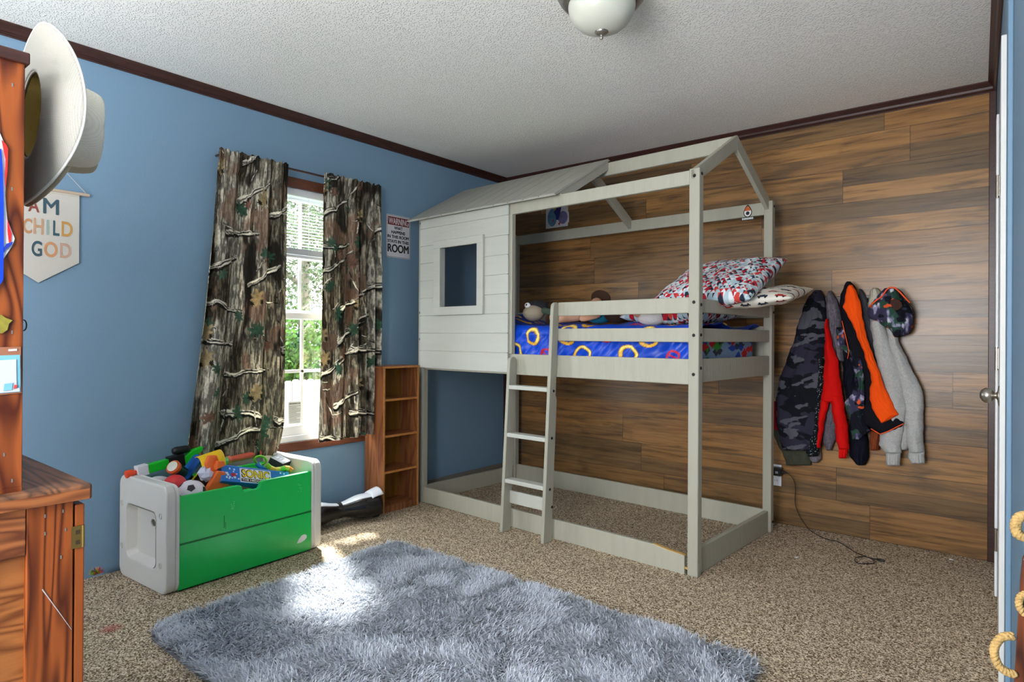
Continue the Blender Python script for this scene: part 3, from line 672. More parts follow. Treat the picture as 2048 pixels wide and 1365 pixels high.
# ---- toy box
TA = math.radians(3.0); TBX, TBY = .046, -2.888; TL = .80; TD = .455
tb = empty('toy_box', (TBX,TBY,0), TA, 'large green and off-white plastic toy box filled with toys against the blue wall', 'toy box')
def TW(x, y, z): return Vector((TBX + x*math.cos(TA) - y*math.sin(TA), TBY + x*math.sin(TA) + y*math.cos(TA), z))
M_offw = mat('off_white_plastic', (214,212,206), .5, bump=.12, scale=30, vary=.04, vscale=6); M_green = mat('bright_green_plastic', (0,190,84), .33, bump=.06, scale=12, spec=.5)
def endp(y0, y1, out):
    e_ = MB(); o1 = rrect(0,TD,0,.472,.045,7); i1 = rrect(.075,.36,.10,.345,.03,7)
    ya, yb = (y0, y1) if out > 0 else (y1, y0)
    e_.ring(o1, i1, ya, ya+(yb-ya)*.72, 'y')
    i2 = rrect(.092,.345,.116,.33,.025,7)
    # sloped walls of the recess
    n = len(i1); yy = ya+(yb-ya)*.70
    e_.add([(a,ya,b) for a,b in i1]+[(a,yy,b) for a,b in i2], [(i,(i+1)%n,n+(i+1)%n,n+i) for i in range(n)])
    e_.prism(o1, yy, yb, 'y'); return e_.build('end_panel', M_offw, tb, bevel=.012, seg=3)
ep = endp(0,.06,1); ep2 = endp(TL-.06,TL,-1)
# handle slot and bolt recesses on the near end
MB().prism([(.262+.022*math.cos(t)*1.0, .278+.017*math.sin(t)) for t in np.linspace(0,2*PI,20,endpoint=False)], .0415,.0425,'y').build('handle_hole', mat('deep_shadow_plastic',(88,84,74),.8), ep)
MB().ring([(.262+.030*math.cos(t),.278+.025*math.sin(t)) for t in np.linspace(0,2*PI,24,endpoint=False)],[(.262+.022*math.cos(t),.278+.017*math.sin(t)) for t in np.linspace(0,2*PI,24,endpoint=False)], .034,.043,'y').build('handle_rim', M_offw, ep, bevel=.002)
M_hole = mat('bolt_socket_plastic', (196,194,188), .6)
for x, z in ((.03,.34),(.03,.14),(.405,.34),(.405,.125)):
    MB().ring([(x+.011*math.cos(t),z+.014*math.sin(t)) for t in np.linspace(0,2*PI,18,endpoint=False)],[(x+.007*math.cos(t),z+.010*math.sin(t)) for t in np.linspace(0,2*PI,18,endpoint=False)], -.0035,.001,'y').build('bolt_socket', M_hole, ep, bevel=.001)
fp = [(.055,.008),(.742,.008),(.742,.418),(.47,.418),(.45,.412),(.443,.390),(.435,.384),(.365,.384),(.357,.392),(.350,.412),(.335,.418),(.07,.418),(.055,.405)]
k = MB(); k.prism([(a,b) for a,b in fp if True], TD-.03, TD-.006, 'x'); gp = k.build('front_panel', M_green, tb, bevel=.006, seg=3)
MB().box(TD-.0065,TD-.0035,.06,.74,.2085,.2125).box(TD-.0065,TD-.0045,.06,.74,.2045,.2065).build('groove_line', mat('dark_green_groove',(0,104,44),.5), gp)
leafp = [(.655,.062),(.665,.080),(.682,.096),(.700,.098),(.712,.090),(.712,.077),(.700,.068),(.68,.062)]
MB().prism(leafp, TD-.006, TD-.0045, 'x').build('drop_logo', mat('white_logo',(236,238,236),.5), gp)
for cy_, cz_, q in ((.30,.325,0),(.668,.345,1)):
    r_ = random.Random(q); k = MB()
    for i in range(9):
        a, b = cy_+r_.uniform(-.012,.012), cz_+r_.uniform(-.022,.022); k.box(TD-.006,TD-.0052,a,a+.004,b,b+.0022)
    k.build('scratch_patch', mat('pale_scratch',(150,220,176),.7), gp)
MB().box(TD-.006,TD-.0054,.262,.265,.235,.292).box(TD-.006,TD-.0054,.270,.272,.228,.26).build('scuff', mat('dark_scuff',(4,110,50),.7), gp)
MB().box(.0,.02,.055,.745,.008,.415).build('back_panel', M_green, tb, bevel=.005); MB().box(.02,TD-.03,.055,.745,.02,.30).build('inner_floor', M_green, tb)

# ---- toys (world coordinates through the box frame)
def toy(name, x, y, z, rz, label, cat): return empty(name, TW(x,y,z), TA+rz, label, cat)
def C(rgb, n='toy_plastic', r=.4): return mat(n, rgb, r)
# football: white sphere with black pentagons
sb = toy('soccer_ball', .375,.147,.405,0,'small white toy soccer ball with black pentagons at the front of the toy box','ball')
MB().sphere((0,0,0),.062,26).build('shell', mat('white_ball',(224,216,224),.45,bump=.1,scale=40), sb, smooth=True)
g = (1+5**.5)/2; ico = [Vector(v).normalized() for v in [(0,1,g),(0,-1,g),(0,1,-g),(0,-1,-g),(1,g,0),(-1,g,0),(1,-g,0),(-1,-g,0),(g,0,1),(g,0,-1),(-g,0,1),(-g,0,-1)]]
k = MB(); Rr = Euler((.35,.25,.9)).to_matrix()
for vv in ico:
    n_ = Rr @ vv; a = n_.orthogonal().normalized(); b_ = n_.cross(a); ring_ = []
    for q in range(5):
        for s_ in (0,.5):
            t = 2*PI*(q+s_)/5; rr_ = .30 if s_ == 0 else .30*math.cos(PI/5); ring_.append((n_ + a*rr_*math.cos(t) + b_*rr_*math.sin(t)).normalized()*.0628)
    k.add([n_*.0636]+ring_, [(0,i+1,(i+1)%10+1) for i in range(10)])
k.build('pentagons', mat('black_panel',(38,32,38),.5), sb, smooth=True)
rb = MB().sphere((0,0,0),.052,22).build('ball', mat('red_rubber',(212,52,56),.5), None, smooth=True); rb.location = TW(.285,.118,.432); tag(rb, 'plain red rubber ball half hidden beside the small soccer ball', 'ball')
# dark green torch-like launcher
fl = toy('toy_flashlight', .235,.165,.485,0,'dark green toy spyglass with an orange ring and white lens in the toy box','toy')
fl.rotation_euler = Vector((.42,-.72,.55)).to_track_quat('Z','Y').to_euler(); fl.scale = (1.15,1.15,1.15)
M_dg = C((30,66,40),'dark_green_plastic')
MB().lathe([(.001,-.075),(.016,-.075),(.018,-.03),(.017,0),(.020,.02),(.023,.035),(.001,.035)],24).build('tube', M_dg, fl, smooth=False); MB().lathe([(.001,.035),(.027,.035),(.028,.05),(.022,.055),(.001,.055)],24).build('front_ring', C((206,92,36),'orange_ring'), fl)
MB().lathe([(.001,.0555),(.021,.0555),(.001,.058)],24).build('lens', C((206,204,190),'pale_lens'), fl); MB().box(-.008,.008,.012,.024,-.06,.02).box(-.03,-.012,-.006,.006,-.03,.0).build('rib', M_dg, fl, bevel=.002)
# green and white toy blaster lying along the back
gn = toy('toy_blaster', .085,.20,.505,0,'green and black toy blaster with an orange tip at the back of the toy box','toy')
gn.rotation_euler = (math.radians(7),0,TA)
M_lg = C((24,200,40),'lime_green_plastic'); M_or = C((240,78,34),'orange_red_plastic')
MB().box(-.018,.018,-.115,-.02,-.02,.022).build('barrel', M_lg, gn, bevel=.003); MB().box(-.02,.02,-.165,-.115,-.024,.026).build('muzzle_block', C((226,226,230),'white_plastic'), gn, bevel=.003)
k = MB(); k.lathe([(.001,-.012),(.008,-.012),(.009,.0),(.017,.01),(.018,.04),(.001,.04)],16, Matrix.Translation((0,-.170,0)) @ Matrix.Rotation(PI/2,4,'X')); k.build('tip', M_or, gn, bevel=.002)
MB().box(-.022,.022,-.02,.055,-.03,.03).build('receiver', M_black, gn, bevel=.004); MB().lathe([(.001,-.04),(.014,-.04),(.019,-.025),(.019,.025),(.014,.04),(.001,.04)],18, Matrix.Translation((0,.05,.048)) @ Matrix.Rotation(PI/2-.1,4,'X')).build('scope', M_black, gn, smooth=True)
MB().prism([(.03,-.05),(.06,-.03),(.15,.02),(.155,.04),(.10,.035),(.05,.01)], -.016,.016,'x').build('stock', M_lg, gn, bevel=.004); MB().box(-.012,.012,.10,.14,-.01,.012).build('trigger_part', C((226,120,40),'amber_plastic'), gn, bevel=.003)
# white toy horse head
wh = toy('toy_animal', .17,.10,.43,.2,'white toy animal head with a black eye near the left end of the toy box','toy')
MB().sphere((0,0,0),1,14,(.06,.05,.035)).build('head', C((214,208,214),'white_toy'), wh, smooth=True); MB().sphere((.045,-.018,.018),.007,8).build('eye', M_black, wh, smooth=True); MB().sphere((.03,.045,.0),1,8,(.02,.012,.008)).build('spot', M_black, wh, smooth=True)
# curved yellow and blue card
yb = toy('cardboard_playset', .235,.315,.515,0,'curved yellow and blue cardboard toy package standing among the toys','toy package')
def cyl_card(u, v): a = 1.9*u-.35; return (.01+.055*math.sin(a), -.075+.115*v, -.055+.082*math.cos(a)+.02*v)
MB().grid(cyl_card, 18, 6).build('yellow_flap', C((246,200,20),'yellow_card',.6), yb, smooth=True, solid=.003)
MB().prism([(-.06,.02),(-.045,.03),(-.15,-.10),(-.165,-.10)],-.06,.03,'x').build('blue_side', mat('blue_card',(24,104,180),.5,vary=.3,vscale=20,col2=(10,60,130)), yb); MB().prism([(-.04,.0),(-.03,.005),(-.14,-.11),(-.15,-.11)],.03,.036,'x').build('yellow_edge', C((220,210,40),'yellow_edge'), yb)
MB().prism([(-.045,-.03),(.03,-.02),(.04,-.12),(-.10,-.12)],-.02,.03,'x').build('brown_inside', mat('brown_card',(92,58,36),.8), yb)
# orange folded toy with white scrap
og = toy('orange_toy', .36,.262,.443,0,'bright orange folded toy with crumpled white paper behind the soccer ball','toy')
M_og = mat('orange_textured',(250,120,52),.5,bump=.4,scale=140)
MB().prism([(-.055,-.055),(.065,-.035),(.045,.035),(.01,.045)],-.012,.018,'x').build('flap', M_og, og, bevel=.003)
MB().prism([(-.02,.04),(.02,.03),(.035,.075),(.02,.115),(-.02,.118),(-.035,.08)],-.03,-.008,'x').build('bow', M_og, og, bevel=.006)
MB().prism([(.005,.05),(.05,.062),(.045,.085),(.01,.09)],-.006,.012,'x').build('tab', M_og, og, bevel=.003); MB().sphere((-.01,.012,.06),1,6,(.012,.012,.02)).build('knot', M_og, og)
wp = MB(); r_ = random.Random(5); wp.sphere((0,0,0),.036,5); wp.v = [tuple(c*r_.uniform(.7,1.15) for c in p) for p in wp.v]; o = wp.build('crumpled_paper', mat('white_paper_scrap',(206,208,226),.8), None); o.location = TW(.335,.235,.475); tag(o, 'crumpled white paper scrap tucked beside the orange toy', 'paper')
# blue game box with the lettering
gb = empty('game_box', TW(.305,.475,.435), 0, 'blue cardboard game box with yellow title lettering leaning across the toy box', 'box')
g0, g1, g2, g3 = TW(.30,.335,.505), TW(.325,.665,.418), TW(.375,.60,.375), TW(.36,.345,.445)
# build in its own frame: long axis X, short axis Y
gx = (g1-g0).normalized(); gz = Vector((.80,-.05,.60)); gz = (gz - gx*gz.dot(gx)).normalized(); gy = gz.cross(gx)
GM = Matrix.Identity(4)
for i in range(3): GM[i][0] = gx[i]; GM[i][1] = gy[i]; GM[i][2] = gz[i]; GM[i][3] = TW(.385,.475,.427)[i]
gb.matrix_world = GM
M_gb = mat('blue_game_card',(44,124,214),.35,vary=.15,vscale=9); MB().box(-.19,.175,-.042,.045,-.05,0).build('carton', M_gb, gb, bevel=.002)
# white logo field, title and second line
MB().box(-.096,.070,-.038,.036,0,.0006).build('logo_field', mat('logo_white',(240,240,244),.5), gb)
text('title_shadow','SONIC',mat('logo_black',(16,16,20),.5),gb,(-.0895,-.0135,.0008),(1,0,0),(0,1,0),.152,.046,.0004,.05)
text('title','SONIC',mat('logo_yellow',(248,214,30),.5),gb,(-.085,-.010,.0014),(1,0,0),(0,1,0),.143,.039,.0004,.02)
MB().box(-.091,.064,-.034,-.017,.0006,.0010).build('title_band', mat('logo_brown',(70,30,30),.5), gb)
text('subtitle','THE HEDGEHOG',mat('logo_cream',(240,236,230),.5),gb,(-.088,-.031,.0012),(1,0,0),(0,1,0),.148,.011,.0003,.02)
k = MB(); r_ = random.Random(9)
for i in range(16): x_, y_ = r_.uniform(-.17,-.10), r_.uniform(-.03,.035); k.box(x_,x_+r_.uniform(.005,.014),y_,y_+r_.uniform(.004,.01),0,.0006+i*.00003)
for i in range(8): x_, y_ = r_.uniform(.11,.155), r_.uniform(-.03,.03); k.box(x_,x_+.009,y_,y_+.007,0,.0006+i*.00003)
k.build('pale_print', mat('pale_print',(214,222,240),.5), gb); MB().box(-.142,-.118,-.012,.004,0,.0014).build('red_print', mat('red_print',(196,48,60),.5), gb)
# tan track strip with round pictures
ts = empty('toy_track', TW(.375,.395,.405), TA, 'tan cardboard strip with two round dark pictures below the blue game box', 'toy')
MB().box(-.01,.0,-.075,.075,-.03,.012).build('strip', mat('tan_card',(180,150,118),.7), ts, bevel=.001)
for y in (-.018,.035):
    MB().lathe([(.001,0),(.016,0),(.016,.0006),(.001,.0006)],20, Matrix.Translation((.0,y,-.008)) @ Matrix.Rotation(PI/2,4,'Y')).build('white_disc', mat('disc_white',(226,222,216),.5), ts)
    MB().lathe([(.001,0),(.013,0),(.013,.0006),(.001,.0006)],20, Matrix.Translation((.0008,y,-.008)) @ Matrix.Rotation(PI/2,4,'Y')).build('dark_disc', mat('disc_dark',(38,26,34),.5,vary=.7,vscale=90,col2=(150,60,70)), ts)
# coral water blaster at the back right
cb_ = empty('foam_shooter', TW(.075,.55,.468), TA, 'coral and mint foam shooter lying along the back right of the toy box', 'toy')
MB().tube([(0,-.06,.0),(0,.13,.012)], .017, 18).build('barrel', C((244,110,84),'coral_plastic'), cb_); MB().tube([(0,-.14,-.004),(0,-.06,.0)], .019, 18).build('grip', C((130,220,140),'mint_plastic'), cb_); MB().tube([(0,-.062,0),(0,-.045,.001)],.022,18).build('collar', C((250,140,110),'coral_plastic_light'), cb_, bevel=.002)
# green bubble wand
bw = empty('bubble_wand', TW(.26,.565,.46), TA, 'lime and blue loop-shaped bubble wand toy right of the game box', 'toy')
MB().tube([(.0+.012*math.sin(t),.032*math.cos(t),.02+.022*math.sin(t)-.012*math.cos(t)) for t in np.linspace(0,2*PI,28,endpoint=False)], .0052, 10, closed=True).build('loop', C((130,214,40),'lime_plastic'), bw, smooth=True)
MB().tube([(0,-.02,.005),(.01,.0,-.02),(.015,.03,-.035)], .012, 12).build('stem', C((30,130,200),'blue_plastic'), bw, smooth=True)
# jointed snake
sk = empty('toy_snake', TW(.33,.635,.43), TA, 'yellow, green and orange jointed toy snake beside the black box', 'toy')
pts = [(-.03,-.06,.03),(-.02,-.045,.012),(-.008,-.025,.0),(.0,0,.0),(.006,.022,.004),(.012,.042,.0),(.02,.055,-.014)]
for i in range(6):
    MB().tube([pts[i],pts[i+1]], .013, 12).build('joint', C([(150,210,40),(236,200,50),(236,214,70),(120,200,60),(240,170,70),(246,120,60)][i],'snake_plastic'), sk, smooth=False)
# black box with white writing
bk = empty('black_box', TW(.255,.685,.445), 0, 'small black cardboard box with white print at the right end of the toy box', 'box')
bk.rotation_euler = (math.radians(0),math.radians(24),math.radians(30))
MB().box(-.045,.035,-.045,.045,-.04,.022).build('carton', mat('black_card',(46,46,50),.5), bk, bevel=.002)
k = MB()
for i in range(7): k.box(.008,.020,-.034+i*.0085,-.029+i*.0085,.022,.0226)
for i in range(3): k.box(-.010,-.002,-.014+i*.0085,-.009+i*.0085,.022,.0226)
for i in range(3): k.box(-.028,-.020,-.014+i*.0085,-.009+i*.0085,.022,.0226)
k.build('white_print', mat('white_print',(224,224,226),.5), bk)

# ---- hoverboard
hw = at(757,1006,'z',.084); hl = Vector((.125,-2.015,.075)); hv_ = empty('hoverboard', ((hw+hl)/2).to_tuple()[:2]+(0,), 0, 'white-topped black hoverboard lying on the carpet beside the toy box', 'hoverboard')
hc = Vector(((hw.x+hl.x)/2,(hw.y+hl.y)/2,0)); ax = (hw-hl); ax.z = 0; hL = ax.length; ax.normalize(); hv_.rotation_euler = (0,0,math.atan2(ax.y,ax.x)-PI/2)
# local: y along axis, x toward the room
def hb(z_lo, z_hi, y0, y1):
    def f(u, v):
        y = y0+(y1-y0)*v; q = abs(y)/(hL/2); rad = .047+.034*(lambda w: w*w*(3-2*w))(min(1,q*1.7)); a = z_lo+(z_hi-z_lo)*u
        sx = 1.0; return (math.cos(a)*rad*1.08, y, .083+math.sin(a)*rad*.86)
    return f
k = MB(); k.grid(hb(-PI*1.0, .98, -hL/2+.03, hL/2-.025), 26, 40); k.build('lower_shell', mat('glossy_black_shell',(26,24,24),.18,spec=.6,vary=.2,vscale=40), hv_, smooth=True, solid=.004)
k = MB(); k.grid(hb(.96, PI*1.02, -hL/2+.03, hL/2-.025), 26, 40); k.build('upper_shell', mat('white_gloss_shell',(226,228,234),.25,spec=.5), hv_, smooth=True, solid=.006)
for s_ in (1,-1):
    fn = lambda u, v, s_=s_: (math.cos(.75+u*2.2)*(.093-.01*(1-v)), s_*(hL/2-.075+.07*v), .085+math.sin(.75+u*2.2)*(.070+.028*v**.6))
    MB().grid(fn, 22, 10).build('fender', mat('white_gloss_fender',(228,230,236),.25), hv_, smooth=True, solid=.005)
    T = Matrix.Translation((0, s_*(hL/2-.03), .082)) @ Matrix.Rotation(PI/2,4,'X')
    MB().lathe([(.001,-.028),(.05,-.028),(.062,-.026),(.074,-.020),(.080,-.008),(.080,.008),(.074,.020),(.062,.026),(.05,.028),(.001,.028)],40,T).build('wheel', mat('black_tyre_rubber',(34,34,36),.75,bump=.5,scale=90), hv_, smooth=True)
k = MB()
T = Matrix.Translation((0,0,.083)) @ Matrix.Rotation(PI/2,4,'X'); k.lathe([(.001,-.012),(.048,-.012),(.048,.012),(.001,.012)],30,T); k.build('centre_joint', M_black, hv_)

# spiky ball
sp = empty('spiky_ball', (.062,-2.985,.032), 0, 'small rainbow coloured spiky rubber ball on the carpet at the wall', 'toy')
for ci,(colr) in enumerate([(40,170,60),(220,50,120),(240,170,30),(130,50,180)]):
    k = MB(); r_ = random.Random(ci+40)
    for i in range(45):
        d = Vector((r_.gauss(0,1), r_.gauss(0,1)+(-1.0,.4,0,1.0)[ci], abs(r_.gauss(0,1)))).normalized(); d.z = max(d.z,-.3); a = d.orthogonal().normalized(); b_ = d.cross(a)
        k.add([a*.003, (b_-a)*.0025, (-b_-a)*.0025, d*.034], [(0,1,3),(1,2,3),(2,0,3)])
    k.build('spikes', mat('rubber_spike',colr,.4), sp)

# ---- shag rug: backing and pile
rug = empty('shag_rug', (1.70,-2.44,0), 0, 'thick silvery blue-grey shag rug on the beige carpet', 'rug')
A0 = Vector((.711,-1.775)); ex = Vector((2.64,-1.802))-A0; ey_ = Vector((.805,-3.06))-A0; Rw, Rh = ex.length+.02, ey_.length; ex.normalize(); ey_ = Vector((ex.y,-ex.x)) if True else ey_
ey_ = Vector((.074,-.9973)); ctr = Vector((1.70,-2.44))
def rp(a, b): p = A0+ex*a+ey_*b-ctr; return p
rc = .07; outline = [rp(a,b) for a,b in rrect(.0,Rw,0,Rh,rc,6)]
MB().prism([(p.x,p.y) for p in outline], .0005, .012, 'z').build('backing', mat('grey_backing',(120,124,132),.9), rug)
N = 130000
a = RNG.rand(N)*Rw; b = RNG.rand(N)*Rh
ok = np.ones(N, bool)
for ca, cb2 in ((rc,rc),(Rw-rc,rc),(rc,Rh-rc),(Rw-rc,Rh-rc)):
    m_ = ((a < rc) if ca == rc else (a > Rw-rc)) & ((b < rc) if cb2 == rc else (b > Rh-rc)); ok &= ~(m_ & (np.hypot(a-ca,b-cb2) > rc))
a, b = a[ok], b[ok]; N = len(a)
x = A0.x+ex.x*a+ey_.x*b-ctr.x; y = A0.y+ex.y*a+ey_.y*b-ctr.y
th = 2*PI*fbm(x*5+20, y*5+20, 3, 3)*1.6 + RNG.randn(N)*1.0; le = .030+.018*RNG.rand(N); tilt = .55+.35*fbm(x*9,y*9,2,8)+.2*RNG.randn(N)
dx, dy, dz = np.cos(th)*np.sin(tilt), np.sin(th)*np.sin(tilt), np.abs(np.cos(tilt))
# fringe falls outward near the edges
wd = .0018+.0011*RNG.rand(N); px, py = -np.sin(th)*wd, np.cos(th)*wd
base = np.stack([x,y,np.full(N,.010)],1); side = np.stack([px,py,np.zeros(N)],1); d3 = np.stack([dx,dy,dz],1)
mid = base+d3*le[:,None]*.55+np.array([0,0,.004]); tip = base+d3*le[:,None]; tip[:,2] = np.maximum(tip[:,2]*.92,.008)
tip[:,:2] += d3[:,:2]*.008
vsr = np.stack([base-side,base+side,mid+side*.9,mid-side*.9,tip],1).reshape(-1,3)
me = bpy.data.meshes.new('pile'); nf = N*2
me.vertices.add(N*5); me.vertices.foreach_set('co', vsr.ravel().astype('f'))
idx = np.arange(N)[:,None]*5; loops = np.concatenate([idx+np.array([[0,1,2,3]]), idx+np.array([[3,2,4]])],1).ravel()
me.loops.add(N*7); me.loops.foreach_set('vertex_index', loops.astype('i')); me.polygons.add(nf)
ls = np.stack([np.arange(N)*7, np.arange(N)*7+4],1).ravel(); me.polygons.foreach_set('loop_start', ls.astype('i')); me.update(); me.validate()
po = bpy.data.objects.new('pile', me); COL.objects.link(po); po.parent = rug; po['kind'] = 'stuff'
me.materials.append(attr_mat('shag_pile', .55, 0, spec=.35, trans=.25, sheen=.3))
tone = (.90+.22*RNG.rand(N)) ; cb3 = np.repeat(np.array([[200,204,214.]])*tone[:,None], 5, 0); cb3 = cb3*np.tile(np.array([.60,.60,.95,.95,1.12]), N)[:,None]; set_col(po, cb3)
# ================================================================== CURTAINS
def camo(x, y, seed=0):
    """woodland bark, branches and oak leaves, x and y in metres; returns sRGB"""
    g1 = fbm(x*26, y*2.6, 4, seed); g2 = fbm(x*60, y*9, 3, seed+5); g3 = fbm(x*5, y*1.3, 3, seed+9); g4 = fbm(x*110, y*120, 2, seed+3)
    c = np.ones(x.shape+(3,))*np.array([122,114,98.]); c = mixc(c,(156,150,136),sm(.46,.7,g3)); c = mixc(c,(62,54,42),sm(.50,.36,g1)*.9); c = mixc(c,(158,150,134),sm(.62,.78,g1)*.65)
    fine = sm(.42,.62,fbm(x*170, y*26, 3, seed+21)); c = c*(.66+.55*fine)[...,None]; c = c*(.86+.28*g4)[...,None]
    rust = sm(.57,.66,fbm(x*7+9, y*6, 4, seed+31)); c = mixc(c,(120,92,76),rust*.6)
    c = mixc(c,(30,27,22),sm(.60,.68,fbm(x*9+3, y*3.5, 4, seed+55))*.85)
    r_ = random.Random(seed*7+1); wx = x + .012*(fbm(x*14,y*14,3,seed+71)-.5)*2; wy = y + .02*(fbm(x*11,y*11,3,seed+72)-.5)*2
    def branch(c, ax, ay, bx, by, w0, w1):
        d, t = seg_dist(wx, wy, ax, ay, bx, by); w = w0+(w1-w0)*t; w = w*(.75+.5*vnoise(t*14, x*0+ax*9, seed+2))
        d2, _ = seg_dist(wx, wy-w*.9, ax, ay, bx, by); c = mixc(c,(24,22,18),(1-sm(.75,1.1,d2/w))*.9)
        L_ = math.hypot(bx-ax,by-ay); al = t*L_; ac = ((wx-ax)*(by-ay)-(wy-ay)*(bx-ax))/L_
        bark = fbm(al*24, ac*230, 3, seed+80); col = np.ones(x.shape+(3,))*np.array([128,122,108.]); col = mixc(col,(212,206,192),sm(.47,.60,bark)); col = mixc(col,(30,28,24),sm(.47,.36,bark))
        m_ = 1-sm(.85,1.0,d/w); return c*(1-m_[...,None])+col*m_[...,None]
    for k_ in range(9):
        yy = .07+k_*.19+r_.uniform(-.02,.02)
        for q in range(2 if k_%2 else 1):
            ax = r_.uniform(-.1,.25)+q*.42; bx = ax+r_.uniform(.22,.36); sl = r_.choice([-.5,-.35,-.12,.1,-.45]); c = branch(c, ax, yy+q*.05, bx, yy+q*.05+sl*(bx-ax), r_.uniform(.012,.022), r_.uniform(.006,.013))
            for z_ in range(3): a_ = r_.uniform(0,.8); c = branch(c, a_, yy+r_.uniform(-.05,.1), a_+r_.uniform(-.1,.12), yy+r_.uniform(-.14,.14), .004, .002)
    def leaf(c, cx, cy, R_, an, col):
        dx, dy = x-cx, y-cy; a = np.arctan2(dy,dx)-an; d = np.hypot(dx,dy)/R_; rad = .66+.20*np.cos(a*7+.4)*(1-.2*np.cos(a))+.12*np.cos(a*2) 
        m_ = 1-sm(.92,1.0,d/np.maximum(rad,.15)); vein = 1-sm(.0,.05,np.abs(np.sin(a*2.5))*d); cc = np.ones(x.shape+(3,))*np.asarray(col,float)*(.8+.4*fbm(x*60,y*60,2,seed+4))[...,None]; cc = mixc(cc, np.asarray(col)*.6, vein*.5)
        return c*(1-m_[...,None])+cc*m_[...,None]
    for k_ in range(24):
        cx, cy = r_.uniform(0,.85), r_.uniform(0,1.7); col = [(52,78,62),(66,90,74),(112,84,70),(60,84,66)][k_%4]; c = leaf(c, cx, cy, r_.uniform(.035,.06), r_.uniform(0,6), col)
    for cx, cy in ((.03,.10),(.04,.98),(.06,1.12),(.42,.22),(.42,1.30),(.40,.78),(.70,.50)):
        c = leaf(c, cx, cy, .060, 1.9, (146,130,98)); c = leaf(c, cx-.03, cy+.03, .02, .5, (40,34,28)); c = leaf(c, cx+.03, cy+.02, .018, 1.5, (40,34,28))
    return np.clip(c*1.16,0,255)
M_curt = attr_mat('camo_curtain', .8, .25, 260, spec=.15, trans=.22)
def curtain(y0t, y1t, y0b, y1b, zt, zb0, zb1, folds, seed, label, corner=0):
    nu, nv = 230, 480; wfab = .80
    def ph(s): return s*folds+ .6*math.sin(s*5+seed)
    def f(u, v):
        lo_, hi_ = y0t+(y0b-y0t)*v**1.3, y1t+(y1b-y1t)*v**1.3
        s = u; den = (1-s) if seed == 1 else s       # where folds crowd
        y = lo_+(hi_-lo_)*(s + .018*math.sin(s*30+seed)*(1-v*.4))
        amp = (.006+.020*min(1,v*3))*(.35+.9*den**1.2)
        x = .078 + amp*math.sin(2*PI*ph(s)) + .006*math.sin(2*PI*ph(s)*2.1+v*3) + .010*math.sin(v*4+s*6)*v
        if v < .02: x = .078 + .012*math.sin(2*PI*s*22)*.6
        gath = .006*math.sin(2*PI*s*19)*max(0,1-v*9); x += gath
        zb = zb0+(zb1-zb0)*s; z = zt+.006*math.sin(s*60)*(v<.015) + (zb-zt)*v
        if corner and v > .86 and s > .62: # corner turned under
            q = (v-.86)/.14*(s-.62)/.38; y -= .06*q*q; x += .02*q
        if v < .07: x = x + (.092-x)*(1-v/.07)**.5 + .004*math.sin(2*PI*s*22)
        return (max(x,.035), y, z)
    k = MB().grid(f, nu, nv); o = k.build('window_curtain', M_curt, None, smooth=True, solid=.0016)
    U, V_ = np.meshgrid(np.linspace(0,1,nu), np.linspace(0,1,nv)); c = camo((U*wfab*.82).ravel(), (V_*(zt-min(zb0,zb1))).ravel(), seed); set_col(o, c)
    tag(o, label, 'curtain', 'curtains at the window'); return o
curtain(-2.452,-2.045,-2.60,-2.055,2.106,.485,.455,4.2,1,'woodland camouflage curtain on the left of the window, behind the toy box',1)
curtain(-1.818,-1.385,-1.825,-1.385,2.108,.485,.50,5.0,2,'woodland camouflage curtain on the right of the window, next to the wall sign')
rod = empty('curtain_rod', (.078,-1.92,2.085), 0, 'thin dark brown curtain rod carrying the camouflage curtains', 'curtain rod')
MB().tube([(0,-.520,0),(0,.525,0)], .0065, 12).build('pole', M_crown, rod)
for y in (-.50,.505): MB().tube([(0,y,0),(-.03,y+.0,0),(-.076,y,0)], .006, 8).build('bracket', M_crown, rod)

# ================================================================== WALL SIGN, PENNANT, DRAWING
sg = empty('warning_sign', (.001,-1.156,1.812), 0, 'white metal room warning sign with red and black lettering beside the right curtain', 'sign')
sw, sh = .106, .146
MB().prism(rrect(-sw,sw,-sh,sh,.010,4), 0, .002, 'x').build('plate', mat('sign_white',(214,212,216),.45), sg)
MB().ring(rrect(-sw+.004,sw-.004,-sh+.004,sh-.004,.008,4), rrect(-sw+.006,sw-.006,-sh+.006,sh-.006,.007,4), .002,.0024,'x').build('border_line', mat('sign_black',(24,24,26),.5), sg)
M_sb = mat('sign_black_ink',(20,20,22),.5)
MB().box(.002,.0026,-.094,.094,.076,.132).build('red_band', mat('sign_red',(112,30,36),.5), sg)
text('lettering_warning','WARNING',mat('sign_white_ink',(222,214,216),.5),sg,(.0028,-.088,.082),(0,1,0),(0,0,1),.176,.043,bold=.01)
for s_, y0, w, z, h in (('WHAT',-.040,.074,.047,.022),('HAPPENS',-.065,.122,.017,.022),('IN THIS ROOM',-.097,.188,-.014,.022),('STAYS IN THIS',-.097,.188,-.046,.022)):
    text('lettering',s_,M_sb,sg,(.0026,y0,z),(0,1,0),(0,0,1),w,h,bold=.028)
text('lettering_room','ROOM',M_sb,sg,(.0026,-.096,-.110),(0,1,0),(0,0,1),.188,.056,bold=.035)

